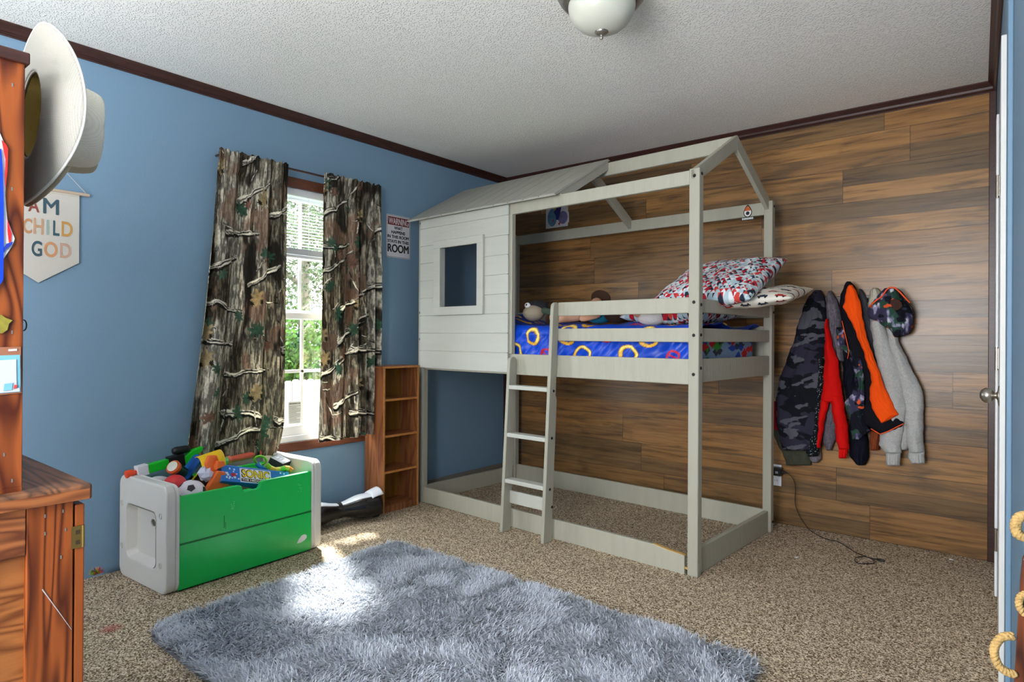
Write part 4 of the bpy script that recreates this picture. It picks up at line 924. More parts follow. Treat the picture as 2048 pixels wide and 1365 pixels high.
pn = empty('pennant_banner', (.006,-3.20,1.76), 0, 'cream canvas wall pennant with painted lettering hanging beside the hutch', 'wall banner')
def pnl(y, z): return (y+3.20, z-1.76)
pts = [pnl(-3.352,1.772),pnl(-3.352,1.452),pnl(-3.20,1.352),pnl(-3.048,1.452),pnl(-3.048,1.772)]
MB().prism(pts, .001, .004, 'x').build('canvas', mat('cream_canvas',(204,200,192),.85,bump=.3,scale=300), pn)
MB().box(.004,.0065,-.150,.150,-.008,.012).build('dowel_sleeve', mat('cream_canvas_sleeve',(200,195,184),.85), pn, bevel=.001); MB().tube([(.006,-.19,.006),(.006,.19,.006)], .007, 12).build('dowel', mat('pale_wood',(198,176,156),.6), pn)
MB().tube([(.006,-.18,.010),(.004,0,.20),(.006,.18,.010)], .0016, 6).build('cord', mat('silver_cord',(190,192,190),.6), pn)
def PL(ch, rgb, u0, v0, u1, v1):
    a = at(u0,v1,'x',.010); b_ = at(u1,v0,'x',.010); c_ = at(u0,v0,'x',.010); d_ = at(u1,v1,'x',.01)
    z0 = (a.z+d_.z)/2; z1 = (b_.z+c_.z)/2
    text('letter_'+ch.lower(), ch, mat('letter_paint',rgb,.8), pn, (.0045,a.y+3.20,z0-1.76),(0,1,0),(0,0,1), b_.y-a.y, z1-z0, bold=.02)
slate, tan, rose, sage, ochre, red_, orng = (62,88,100),(196,156,122),(196,160,142),(150,170,164),(196,150,84),(140,72,62),(204,148,104)
PL('A',red_,56,399,79,424); PL('M',slate,86,398,118,429); PL('C',(190,138,96),46,437,64,467); PL('H',tan,67,437,87,469); PL('I',sage,93,440,98,470); PL('L',slate,106,442,119,472); PL('D',ochre,123,444,145,474)
PL('G',slate,63,482,84,513); PL('O',orng,88,484,115,515); PL('D',rose,120,487,142,517)
text('letter_f','F',mat('letter_paint',(90,80,76),.8),pn,(.0045,-.090,-.262),(0,1,0),(0,0,1),.036,.06,bold=.02); text('letter_i','I',mat('letter_paint',red_,.8),pn,(.0045,-.12,-.118),(0,1,0),(0,0,1),.014,.06,bold=.02)
text('letter_a','A',mat('letter_paint',slate,.8),pn,(.0045,-.13,-.208),(0,1,0),(0,0,1),.045,.06,bold=.02); text('letter_o','O',mat('letter_paint',ochre,.8),pn,(.0045,-.145,-.262),(0,1,0),(0,0,1),.05,.06,bold=.02)

dr = empty('wall_drawing', (.52,-.002,2.075), 0, 'sheet of paper with a blue watercolour drawing taped to the plank wall above the bed', 'drawing')
MB().prism([(-.107,-.092),(.100,-.090),(.102,-.065),(.112,-.062),(.110,.015),(.102,.018),(.103,.11),(-.105,.11)], -.0015, 0, 'y').build('paper', mat('drawing_paper',(206,206,212),.8), dr)
k = MB(); k.sphere((0,0,0),1,10,(.045,.0005,.07)); o = k.build('blue_wash', mat('blue_wash',(96,140,176),.8,vary=.4,vscale=30), dr); o.location = (-.045,-.0016,-.01)
k = MB(); k.sphere((0,0,0),1,10,(.045,.0005,.05)); o = k.build('violet_wash', mat('violet_wash',(128,118,170),.8,vary=.3,vscale=30), dr); o.location = (.055,-.0016,-.02)
k = MB().prism([(-.03,.03),(-.01,.06),(.045,.075),(.03,.02),(.02,-.02),(.012,-.035),(-.008,-.03),(-.012,0)],-.0026,-.002,'y'); k.build('dark_blue_strokes', mat('navy_ink',(40,44,110),.8), dr)
MB().prism([(.012,-.06),(.032,-.05),(.026,-.078),(.014,-.072)],-.0026,-.002,'y').prism([(-.045,-.03),(-.028,-.025),(-.03,-.042),(-.04,-.045)],-.0026,-.002,'y').build('red_strokes', mat('red_ink',(170,60,50),.8), dr); MB().box(-.03,-.008,-.0026,-.002,.045,.07).build('ochre_strokes', mat('ochre_ink',(180,150,60),.8), dr)

# ================================================================== HUTCH CABINET at the left
hc_ = empty('hutch_cabinet', (1.757,-3.571,0), 0, 'orange stained pine hutch cabinet with a worn plank top at the left edge', 'cabinet')
# local: x back into the cabinet is negative, y behind is negative
M_worn = grain_mat('worn_plank_top', (140,92,62), (84,58,42), 0, 8, 1.4, .55, .4, 22)
MB().box(-.92,.020,-.45,.030,.766,.800).build('countertop', M_worn, hc_, bevel=.005); MB().box(.0195,.0215,-.44,.024,.768,.790).build('front_edging', M_desky, hc_)
MB().box(-.90,0,-.083,0,.0,.766).build('corner_stile', M_desk, hc_, bevel=.002); MB().box(-.02,0,-.39,-.084,.668,.766).build('end_rail', M_desky, hc_, bevel=.002); MB().box(-.02,0,-.39,-.084,.0,.08).build('end_rail', M_desky, hc_, bevel=.002)
MB().box(-.02,0,-.45,-.39,.0,.766).build('corner_stile', M_desk, hc_, bevel=.002); MB().box(-.90,-.016,-.44,-.082,.02,.75).build('end_panel', grain_mat('plain_pine_panel',(168,104,54),(120,66,32),1,8,1.2,.4,.4,30), hc_)
dl = MB().box(-.445,-.002,.003,.022,.03,.754).build('cabinet_door', M_desk, hc_, bevel=.003); MB().box(-.895,-.45,.003,.022,.03,.754).build('cabinet_door', M_desk, hc_, bevel=.003)
M_brass = mat('aged_brass', (150,124,70), .35, metal=.85)
k = MB(); k.box(-.001,.0015,-.004,.016,.660,.708); k.tube([(.002,.018,.660),(.002,.018,.708)], .003, 10); k.build('hinge', M_brass, dl)
MB().box(.0012,.0022,.004,.012,.668,.677).box(.0012,.0022,.004,.012,.690,.699).build('hinge_slots', mat('dark_slot',(60,44,24),.6), dl)
MB().box(-.90,-.010,-.43,-.089,.800,1.684).box(-.0105,-.0095,-.42,-.0895,.81,1.68).build('hutch_side', M_desk, hc_, bevel=.003); MB().box(-.92,.0,-.44,-.082,1.684,1.708).build('hutch_top', M_crown, hc_, bevel=.003)
k = MB()
for u, v in ((25,170),(24,378),(24,665),(8,910),(24,962),(90,1033),(126,1023),(131,1060),(90,1068),(122,1115)):
    p = at(u,v,'x',1.7475 if u < 47 else 1.7575); k.box(p.x-1.757-.0005,p.x-1.757+.0008,p.y+3.571-.0012,p.y+3.571+.0012,p.z-.0035,p.z+.0035)
k.build('staples', mat('staple_steel',(170,168,160),.4,metal=.8), hc_)
MB().tube([at(85-.0,1180+0,'x',1.758)-Vector((1.757,-3.571,0)), at(118,1225,'x',1.758)-Vector((1.757,-3.571,0)), at(143,1260,'x',1.758)-Vector((1.757,-3.571,0))], [.0012,.0008,.0004], 6).build('scratch', mat('grey_scratch',(176,170,176),.6), hc_)
# things on the end of the hutch
XE = 1.7485
def plate(name, pix, m, par, off, th=.0012): # flat piece on the end panel from its outline
    k = MB(); pts = [at(u,v,'x',XE) for u, v in pix]; k.prism([(p.y-par.location.y, p.z-par.location.z) for p in pts], XE+off-par.location.x, XE+off+th-par.location.x, 'x'); return k.build(name, m, par)
p0 = at(0,440,'x',XE); rbn = empty('medal_ribbon', (XE,p0.y,p0.z), 0, 'red, white and blue medal ribbon hanging on the side of the hutch', 'ribbon')
plate('white_stripe', [(-14,250),(0,268),(7,285),(13,330),(10,390),(12,420),(14,440),(29,478),(24,492),(4,522),(-8,540)], mat('ribbon_white',(214,214,220),.6), rbn, .001)
plate('red_stripe', [(2,280),(11,290),(15,298),(14,340),(10,376),(9,350),(10,320)], mat('ribbon_red',(214,40,36),.6), rbn, .003); plate('red_stripe', [(14,440),(22,468),(21,483),(17,487),(14,462)], mat('ribbon_red2',(206,28,30),.6), rbn, .003)
plate('blue_stripe', [(-20,290),(1,300),(4,340),(6,410),(6,480),(5,560),(-20,600)], mat('ribbon_blue',(8,56,180),.5), rbn, .005); plate('blue_fold', [(4,500),(12,488),(25,484),(22,490),(10,500),(5,508)], mat('ribbon_blue2',(30,50,150),.5), rbn, .0045)
p0 = at(8,648,'x',XE); lf = empty('paper_leaf', (XE,p0.y,p0.z), 0, 'olive yellow leaf shaped cut-out stuck on the side of the hutch', 'decoration')
plate('leaf', [(-14,632),(2,630),(10,636),(24,641),(17,648),(14,660),(4,667),(-14,668)], mat('olive_card',(140,130,46),.7,vary=.25,vscale=60), lf, .0025)
p0 = at(20,745,'x',XE); bd = empty('badge_holder', (XE,p0.y,p0.z), 0, 'clear plastic badge holder with a white and pale blue card on the hutch side', 'badge')
plate('clear_sleeve', [(-14,695),(41,694),(43,786),(-14,792)], mat('clear_vinyl',(150,100,76),.25), bd, .0012); plate('blue_card', [(-14,712),(39,710),(40,784),(-14,788)], mat('pale_blue_card',(112,172,188),.6), bd, .0028); plate('white_field', [(-14,722),(31,719),(32,776),(38,776),(38,783),(-14,787)], mat('white_card',(186,188,190),.6), bd, .0042)
plate('slot', [(16,699),(33,698),(33,702),(16,703)], mat('slot_rim',(226,206,200),.5), bd, .0028); plate('blue_print', [(7,768),(24,766),(22,780),(5,782)], mat('print_blue',(110,170,196),.6), bd, .0056); plate('red_print', [(27,770),(33,770),(31,777),(26,778)], mat('print_red',(190,60,60),.6), bd, .0056)
hk = empty('wall_hook', deep(47,651,1.36), 0, 'thin black ring hook peeking out from behind the hutch side', 'hook')
MB().tube([(CR*(.0065*math.cos(t))+CU*(.0115*math.sin(t)))*1.0 for t in np.linspace(-PI/2,PI/2,14)], .0013, 8).build('ring', M_black, hk)

# ================================================================== COWBOY HAT
hp = deep(60,229,1.46); hat = empty('cowboy_hat', hp, 0, 'cream straw cowboy hat with a wide curled brim hung on the front of the hutch', 'hat')
vd_ = (hp-CAM).normalized(); rd_ = vd_.cross(CU).normalized(); ha = (rd_*.96 + vd_*.27 + CU*(-.11)).normalized(); hb_ = CU + rd_*.15; hb_ = (hb_ - ha*hb_.dot(ha)).normalized(); hcx = ha.cross(hb_)
HM = Matrix.Identity(4)
for i in range(3): HM[i][0] = hb_[i]; HM[i][1] = hcx[i]; HM[i][2] = ha[i]; HM[i][3] = hp[i]
hat.matrix_world = HM
# local: x = front/back axis (up in the picture), y = sides, z = crown direction
def brim(u, v):
    t = 2*PI*u; ra, rb_ = .100, .080; Ra, Rb = .212, .172
    x = math.cos(t)*(ra+(Ra-ra)*v); y = math.sin(t)*(rb_+(Rb-rb_)*v*(1-.18*v*v))
    s_ = math.sin(t); fr = max(0,math.cos(t))**2; z = (max(0,s_)**2*.060 + max(0,-s_)**2*.004)*v**1.9 + fr*.008*v**1.6 - max(0,-math.cos(t))**2*.008*v
    return (x, y, z)
def straw(name, rgb, sc_=(1,1,1)):
    m = bpy.data.materials.new(name); m.use_nodes = True; n = m.node_tree; L = n.links; b = n.nodes['Principled BSDF']; tc = n.nodes.new('ShaderNodeTexCoord')
    w1 = n.nodes.new('ShaderNodeTexWave'); w1.inputs['Scale'].default_value = 120; w1.inputs['Distortion'].default_value = .4; w1.bands_direction = 'X'
    w2 = n.nodes.new('ShaderNodeTexWave'); w2.inputs['Scale'].default_value = 120; w2.inputs['Distortion'].default_value = .4; w2.bands_direction = 'Y'
    L.new(tc.outputs['Object'], w1.inputs['Vector']); L.new(tc.outputs['Object'], w2.inputs['Vector']); mm = n.nodes.new('ShaderNodeMath'); mm.operation = 'MULTIPLY'; L.new(w1.outputs['Fac'], mm.inputs[0]); L.new(w2.outputs['Fac'], mm.inputs[1])
    r = n.nodes.new('ShaderNodeValToRGB'); r.color_ramp.elements[0].color = tuple(c*.80 for c in lin(rgb))+(1,); r.color_ramp.elements[1].color = lin(rgb)+(1,); L.new(mm.outputs[0], r.inputs[0]); L.new(r.outputs[0], b.inputs['Base Color'])
    bp_ = n.nodes.new('ShaderNodeBump'); bp_.inputs['Strength'].default_value = .35; bp_.inputs['Distance'].default_value = .002; L.new(mm.outputs[0], bp_.inputs['Height']); L.new(bp_.outputs[0], b.inputs['Normal']); b.inputs['Roughness'].default_value = .6; return m
M_straw = straw('cream_straw', (172,168,157)); k = MB().grid(brim, 96, 18, wrap=True); k.build('brim', M_straw, hat, smooth=True, solid=.0035)
MB().tube([brim(q/72, 1.0) for q in range(72)], .003, 8, closed=True).build('brim_edge', mat('white_binding',(206,204,196),.6), hat, smooth=True)
def crownf(u, v):
    t = 2*PI*u
    if v < .75: q = v/.75; s_ = 1-.20*q**2; z = .128*math.sin(q*PI/2)**.9
    else: q = (v-.75)/.25; s_ = .80*(1-q)+.001; z = .128 - .028*q*(1) 
    x = math.cos(t)*.100*s_; y = math.sin(t)*.080*s_*(1-.12*max(0,math.cos(t))*min(1,v*1.3)); z2 = z + .015*abs(math.cos(t))*min(1,v)*(1 if v < .9 else .5) - .02*(1-abs(math.sin(t)))*(v > .7)*.5
    return (x, y, z2)
MB().grid(crownf, 72, 22, wrap=True).build('crown', straw('cream_straw_crown', (240,234,218)), hat, smooth=True, solid=.003)
MB().tube([(math.cos(t)*.098, math.sin(t)*.078, .004) for t in np.linspace(0,2*PI,48,endpoint=False)], .0022, 8, closed=True).build('inner_binding', mat('dark_binding',(70,62,44),.8), hat, smooth=True)
k = MB().grid(lambda u, v: (math.cos(2*PI*u)*.0965, math.sin(2*PI*u)*.0765, .004+.035*v), 64, 4, wrap=True); k.build('sweatband', mat('ochre_sweatband',(150,126,62),.8,bump=.4,scale=300), hat, smooth=True)
k = MB()
for j in range(4):
    for i in range(14):
        t = -1.9+i*.075; k.add([(math.cos(t+da)*.1015*(1-.01*j), math.sin(t+da)*.0815*(1-.01*j), .028+j*.010+dz) for da, dz in ((0,0),(.03,0),(.03,.005),(0,.005))], [(0,1,2,3)])
k.build('vent_holes', mat('vent_dark',(70,62,46),.9), hat)
h2p = deep(66,402,1.53); h2 = empty('straw_hat_brim', h2p, 0, 'second pale straw hat, only its brim tip showing below the large cowboy hat', 'hat')
h2['label'] = 'second pale straw hat showing only its brim tip below the large cowboy hat'; h2.name = 'straw_hat'
HM2 = HM.copy()
for i in range(3): HM2[i][3] = (h2p + hb_*.175 + ha*.0 + vd_*.06)[i]
h2.matrix_world = HM2 @ Matrix.Scale(.93, 4)
MB().grid(brim, 72, 14, wrap=True).build('brim', straw('pale_straw', (226,214,186)), h2, smooth=True, solid=.003); MB().grid(crownf, 48, 18, wrap=True).build('crown', straw('pale_straw_crown', (196,186,162)), h2, smooth=True, solid=.003)
# ================================================================== CEILING LAMP
lp = at(1203,72,'z',2.27); lamp = empty('ceiling_light', (lp.x,lp.y,H), 0, 'flush ceiling light with a frosted alabaster glass bowl and brushed nickel rim', 'ceiling light')
MB().lathe([(.001,0),(.168,0),(.170,-.012),(.163,-.022),(.160,-.030),(.150,-.036),(.147,-.046),(.134,-.052),(.128,-.050),(.128,-.03),(.001,-.03)],64).build('rim', M_nickel, lamp, smooth=True)
mg2 = mat('alabaster_glass', (206,206,192), .3, spec=.5, vary=.07, vscale=7); MB().lathe([(.126,-.044),(.127,-.060),(.122,-.085),(.108,-.112),(.085,-.134),(.055,-.148),(.022,-.155),(.001,-.156)],64).build('glass_bowl', mg2, lamp, smooth=True)
MB().lathe([(.001,-.150),(.024,-.150),(.026,-.155),(.020,-.162),(.011,-.166),(.006,-.168),(.004,-.172),(.007,-.176),(.006,-.181),(.002,-.185),(.001,-.186)],28).build('finial', M_nickel, lamp, smooth=True)

# ================================================================== COATS on the plank wall
rk = empty('coat_rack', (2.55,0,1.345), 0, 'dark wooden coat rack rail mostly hidden behind the hanging clothes', 'coat rack')
MB().box(-.20,.26,-.018,0,-.025,.03).build('rail', M_crown, rk, bevel=.003)
for x in (-.11,0.0,.12,.21): MB().tube([(x,-.018,.0),(x,-.05,-.01),(x,-.06,.012)], .004, 8).build('hook', M_black, rk)
def lerp_rows(rows, n):
    vs = np.array([r[0] for r in rows], float); L_ = np.array([r[1] for r in rows], float); R_ = np.array([r[2] for r in rows], float); t = np.linspace(vs[0], vs[-1], n)
    return t, np.interp(t, vs, L_), np.interp(t, vs, R_)
def cloth(name, rows, yb, T_, colf, m, parent=None, label=None, cat=None, folds=5, seed=0, nv=None, nu=None, group=None, amp=.35):
    """hanging garment: closed sleeve-like volume, back near the wall at -yb, front bulging to -(yb+T_)"""
    span = rows[-1][0]-rows[0][0];  nv = nv or max(12, int(span*1.1)); nu = nu or 46
    t, L_, R_ = lerp_rows(rows, nv); S2, T2 = np.meshgrid(np.linspace(0,1,nu), t/60.0); FO = (fbm(S2*folds*1.5+T2*.8+seed, T2*1.1+seed*3, 2, seed)*2-1)*2.0 + (fbm(S2*folds*2.6-T2*1.6, T2*3.0, 2, seed+3)*2-1)*.8; k = MB(); vs = []; xz = []
    for j in range(nv):
        jag = 1.2*math.sin(t[j]*.13+seed)+.8*math.sin(t[j]*.31+seed*2); a = at(L_[j]+jag*.6, t[j], 'y', -(yb+T_*.4)); b_ = at(R_[j]+jag*.5, t[j], 'y', -(yb+T_*.4)); endt = min(1, (j+.6)/4, (nv-1-j+.6)/4)
        for i in range(nu):
            s = i/(nu-1); x = a.x+(b_.x-a.x)*s; z = a.z+(b_.z-a.z)*s; pr = math.sin(PI*s)**.55; fold = amp*FO[j,i]
            y = -(yb + T_*endt**.5*pr*(1-.28+.28*fold)); vs.append((x,y,z)); xz.append((x,z))
        for i in range(nu-2,0,-1):
            s = i/(nu-1); x = a.x+(b_.x-a.x)*s; z = a.z+(b_.z-a.z)*s; vs.append((x,-yb+.0*s,z)); xz.append((x,z))
    w = 2*nu-2
    fs = [(j*w+i, j*w+(i+1)%w, (j+1)*w+(i+1)%w, (j+1)*w+i) for j in range(nv-1) for i in range(w)] + [tuple(range(w)), tuple(range((nv-1)*w, nv*w))[::-1]]
    k.add(vs, fs)
    o = k.build(name, m, None, smooth=True); xz = np.array(xz); set_col(o, colf(xz[:,0], xz[:,1]))
    if parent is not None: o.parent = parent
    if label: tag(o, label, cat, group)
    return o
M_cl = attr_mat('hanging_cloth', .85, .25, 300, spec=.15)
def flat(rgb, var=.0, sx_=60, sz_=60):
    return lambda x, z: np.ones((len(x),3))*np.array(rgb,float)*(1-var+2*var*fbm(x*sx_,z*sz_,3,4))[:,None]
def bcamo(x, z):
    c = np.ones((len(x),3))*np.array([20,22,30.]); a = fbm(x*13+z*6, z*30-x*9, 3, 12); b_ = fbm(x*10-z*8+5, z*22+x*8, 3, 33); c = mixc(c,(46,44,60),sm(.52,.56,b_)); c = mixc(c,(84,84,94),sm(.60,.63,a)); return c
def gcamo(x, z):
    a = fbm(x*16, z*16, 3, 5); b_ = fbm(x*24+3, z*20, 3, 8); d = fbm(x*60, z*22, 3, 9); c = np.ones((len(x),3))*np.array([58,56,82.]); c = mixc(c,(44,74,62),sm(.54,.58,a)); c = mixc(c,(150,146,178),sm(.56,.60,b_)*sm(.40,.6,d)); c = mixc(c,(22,24,34),sm(.42,.38,b_)); c = mixc(c,(206,204,216),sm(.66,.70,d)*sm(.5,.55,b_)); c = mixc(c,(220,90,50),sm(.745,.76,fbm(x*36,z*36,2,77))); return c
def spark(x, z):
    c = np.ones((len(x),3))*np.array([20,24,28.]); return mixc(c,(170,180,182),sm(.82,.86,vnoise(x*210,z*260,3)))
G = 'clothes hanging on the coat rack'
# back layers first
cloth('hooded_jacket', [(580,1626,1639),(592,1616,1645),(610,1606,1649),(640,1595,1652),(680,1585,1652),(720,1570,1650),(760,1555,1650),(800,1549,1648),(850,1551,1645),(880,1555,1641),(902,1562,1638)], .05, .085, bcamo, M_cl, None, 'black and charcoal camouflage jacket, leftmost on the coat rack', 'jacket', 3.5, 1, nu=70)
cloth('olive_shirt', [(850,1534,1600),(870,1545,1612),(905,1562,1620),(932,1572,1622)], .012, .035, flat((66,68,56),.1), M_cl, None, 'dark olive shirt hem showing below the black camouflage jacket', 'shirt', 4, 2)
cloth('red_lined_vest', [(803,1546,1552),(830,1543,1553),(853,1540,1554),(862,1550,1556)], .047, .012, flat((150,22,30),.1), M_cl, None, 'sliver of dark red lining left of the black camouflage jacket', 'clothing', 2, 3)
cloth('sparkly_leggings', [(715,1636,1649),(760,1634,1648),(800,1630,1646),(860,1625,1640),(905,1610,1637),(914,1612,1636)], .06, .05, spark, M_cl, None, 'black trousers speckled with white sequins between black camo jacket and red pants', 'trousers', 3, 4, nu=60)
gf = empty('grey_fleece', (2.50,0,1.2), 0, 'heather grey fleece top hanging behind the red sweatpants', 'fleece')
def sub(par, *a, **k):
    o = cloth(*a, **k); o.matrix_world = Matrix.Identity(4); o.parent = par; o.matrix_parent_inverse = Matrix.Translation(par.location).inverted(); return o
sub(gf,'hood', [(582,1656,1662),(592,1652,1668),(610,1650,1676),(640,1650,1684),(670,1653,1683),(700,1660,1688),(724,1670,1692)], .03, .075, flat((104,98,108),.18,160,160), M_cl, folds=3, seed=5)
sub(gf,'body', [(780,1640,1685),(830,1642,1676),(880,1642,1670),(902,1652,1662)], .02, .05, flat((104,98,108),.18,160,160), M_cl, folds=3, seed=6); sub(gf,'sleeve_end', [(885,1620,1640),(905,1616,1642),(920,1618,1641),(927,1624,1634)], .03, .04, flat((110,104,112),.18,160,160), M_cl, folds=3, seed=7)
rp_ = empty('red_sweatpants', (2.52,0,1.0), 0, 'bright red sweatpants with a ribbed ankle cuff hanging in the middle of the rack', 'trousers'); rd = flat((206,14,10),.05,20,8)
sub(rp_,'waist', [(638,1650,1655),(660,1648,1658),(690,1648,1664),(720,1647,1675),(760,1645,1680),(790,1642,1684),(806,1641,1686)], .09, .05, rd, M_cl, folds=2, seed=8, amp=.2)
sub(rp_,'leg', [(795,1641,1660),(815,1638,1655),(850,1635,1647),(897,1633,1640)], .085, .04, rd, M_cl, folds=1.5, seed=9, amp=.2); sub(rp_,'leg', [(790,1655,1684),(815,1661,1688),(850,1667,1694),(880,1671,1697),(900,1675,1697)], .085, .055, rd, M_cl, folds=1.5, seed=10, amp=.2)
sub(rp_,'cuff', [(898,1676,1695),(908,1676,1694),(918,1678,1693)], .09, .035, flat((216,16,12),.03), M_cl, folds=9, seed=11)
cloth('navy_hoodie', [(712,1682,1726),(760,1684,1718),(800,1690,1722),(850,1697,1729),(890,1696,1735),(915,1698,1737),(932,1712,1729)], .03, .07, flat((14,16,30),.12), M_cl, None, 'plain dark navy garment hanging between the red sweatpants and the orange jacket', 'clothing', 3, 12)
cloth('patterned_trousers', [(655,1672,1690),(690,1672,1694),(705,1690,1722),(722,1700,1729),(745,1708,1729),(770,1709,1727),(790,1700,1728),(808,1687,1729),(830,1694,1727),(850,1700,1732),(862,1701,1740),(880,1702,1716)], .085, .045, gcamo, M_cl, None, 'violet and green leaf patterned trousers hanging in front of the navy garment', 'trousers', 4, 13, nu=80)
cloth('charcoal_shirt', [(578,1716,1721),(600,1716,1736),(640,1720,1741),(700,1736,1750),(735,1746,1756)], .02, .05, flat((70,72,80),.1), M_cl, None, 'charcoal shirt edge showing between the orange jacket and the grey sweatshirt', 'shirt', 3, 14)
oj = empty('orange_jacket', (2.60,0,1.2), 0, 'blaze orange and black hunting jacket hanging from its collar', 'jacket'); og_c = flat((250,84,14),.04,20,10); bl_c = flat((16,16,24),.15)
sub(oj,'black_shoulder', [(563,1692,1700),(572,1686,1708),(590,1680,1714),(610,1678,1716),(630,1680,1714),(660,1683,1722),(700,1684,1732),(718,1686,1738)], .085, .045, bl_c, M_cl, folds=3, seed=15)
sub(oj,'black_hem', [(712,1716,1738),(760,1727,1750),(800,1730,1775),(826,1724,1798),(848,1726,1807),(860,1744,1798),(868,1757,1768)], .09, .04, bl_c, M_cl, folds=2, seed=16, amp=.2)
sub(oj,'orange_body', [(570,1697,1704),(580,1692,1711),(600,1688,1718),(614,1684,1722),(630,1694,1724),(660,1708,1729),(700,1724,1741),(740,1737,1757),(765,1742,1765),(785,1738,1774),(800,1738,1781),(815,1743,1788),(830,1750,1797),(840,1757,1780),(847,1760,1764)], .115, .035, og_c, M_cl, folds=2.5, seed=17, amp=.45, nu=60)
M_pip = mat('orange_piping',(240,84,34),.6)
def pip(par, pix, y, r, name='piping', m=None):
    k = MB().tube([at(u,v,'y',-y)-par.location for u, v in pix], r, 8); return k.build(name, m or M_pip, par, smooth=True)
pip(oj, [(1684,642),(1688,660),(1694,685),(1698,702),(1695,718)], .134, .0022); pip(oj, [(1742,858),(1760,869),(1775,864),(1807,848)], .128, .003)
gs = empty('grey_sweatshirt', (2.80,0,1.0), 0, 'light grey sweatshirt with ribbed cuffs, rightmost on the coat rack', 'sweatshirt'); lg = flat((176,176,174),.09,200,200)
sub(gs,'body', [(638,1738,1768),(660,1740,1775),(700,1747,1795),(740,1757,1812),(790,1770,1836),(840,1766,1840),(880,1770,1830),(902,1790,1815)], .03, .06, lg, M_cl, folds=2, seed=20, amp=.25)
sub(gs,'sleeve', [(640,1740,1766),(680,1744,1776),(720,1750,1790),(770,1764,1806),(820,1764,1812),(860,1759,1806),(890,1757,1802),(908,1768,1802)], .075, .05, lg, M_cl, folds=1.6, seed=21, amp=.3); sub(gs,'sleeve', [(645,1768,1786),(690,1776,1800),(740,1790,1824),(784,1800,1846),(820,1806,1847),(870,1810,1846),(907,1816,1849)], .06, .055, lg, M_cl, folds=1.6, seed=22, amp=.3)
sub(gs,'cuff', [(906,1769,1800),(920,1772,1801),(933,1771,1799)], .08, .04, lg, M_cl, folds=9, seed=23, amp=.2); sub(gs,'cuff', [(905,1816,1849),(918,1816,1850),(929,1821,1849)], .07, .04, lg, M_cl, folds=9, seed=24, amp=.2)
cloth('cream_beanie', [(576,1744,1753),(583,1738,1760),(595,1735,1764),(612,1734,1764),(625,1738,1760)], .03, .06, flat((188,182,164),.06), M_cl, None, 'cream knitted hat hanging behind the camouflage hood', 'hat', 3, 25)
cloth('rust_garment', [(862,1738,1762),(885,1738,1760),(902,1741,1758)], .03, .05, flat((128,62,34),.12), M_cl, None, 'small rust brown garment corner below the orange jacket hem', 'clothing', 3, 26)
hd = empty('camouflage_hood', (2.78,0,1.36), 0, 'crumpled violet and green camouflage hood with orange trim above the grey sweatshirt', 'hood')
sub(hd,'hood_cloth', [(576,1766,1792),(586,1757,1805),(600,1746,1815),(613,1736,1821),(625,1730,1824),(636,1736,1826),(645,1752,1826),(658,1776,1824),(668,1783,1817),(675,1786,1797)], .085, .085, gcamo, M_cl, folds=2.3, seed=27, nu=80, amp=.6)
pip(hd, [(1738,614),(1750,603),(1764,593),(1773,580),(1780,575),(1790,576),(1800,585),(1812,598),(1820,606)], .165, .0042, 'orange_trim'); pip(hd, [(1814,603),(1822,615),(1828,630)], .13, .0035, 'drawstring', M_black)
k = MB(); pp = [at(u,v,'y',-.165)-hd.location for u,v in ((1782,601),(1788,598),(1797,600),(1804,606),(1805,614),(1798,620),(1790,622),(1785,615),(1781,608))]; k.prism([(p.x,p.z) for p in pp], -.172, -.160, 'y'); k.build('opening', mat('dark_rust_lining',(66,38,30),.9,vary=.4,vscale=60), hd, bevel=.003)

# ================================================================== OUTLET, PLUG, CORD, LITTER
ol = empty('wall_outlet', (2.165,0,.295), 0, 'white double wall outlet low on the plank wall right of the bed', 'outlet')
MB().box(-.035,.035,-.006,0,-.068,.062).build('cover_plate', M_white, ol, bevel=.002); MB().lathe([(.001,0),(.017,0),(.017,.003),(.001,.003)],24,Matrix.Translation((.005,-.006,-.036)) @ Matrix.Rotation(PI/2,4,'X')).build('socket', M_white, ol)
MB().box(-.002,.0,-.0095,-.009,-.040,-.030).box(.009,.011,-.0095,-.009,-.040,-.030).build('slots', M_black, ol)
ch = empty('charger_cable', (2.20,-.03,.32), 0, 'black charger plugged into the outlet with its cord trailing onto the carpet', 'charger')
MB().box(-.055,.012,-.03,.022,-.022,.026).build('adapter', M_black, ch, bevel=.004); MB().box(-.02,-.004,-.0305,-.030,-.008,.006).build('rating_label', mat('label_grey',(170,170,176),.5), ch); MB().tube([(.01,-.005,.003),(.04,-.006,-.001)], [.011,.004], 12).build('strain_relief', M_black, ch)
pts = [at(u,v,'y',-.034) for u, v in ((1574,947),(1583,954),(1589,965),(1591,980),(1590,1000),(1592,1015),(1599,1032))] + [at(1610,1050,'y',-.03)] + [at(u,v,'z',.004) for u, v in ((1624,1064),(1650,1078),(1675,1084),(1695,1095),(1712,1106),(1733,1114),(1748,1122),(1747,1127),(1735,1128),(1720,1128),(1711,1124),(1710,1118),(1716,1115),(1730,1114),(1745,1118),(1755,1120))]
def smooth(p, n=5):
    out = []
    for i in range(len(p)-1):
        a, b_, c_, d_ = p[max(i-1,0)], p[i], p[i+1], p[min(i+2,len(p)-1)]
        for q in range(n):
            t = q/n; out.append(.5*((2*b_)+(c_-a)*t+(2*a-5*b_+4*c_-d_)*t*t+(3*b_-a-3*c_+d_)*t**3))
    return out+[p[-1]]
MB().tube([p-ch.location for p in smooth(pts)], .0022, 8).build('cord', M_black, ch, smooth=True)
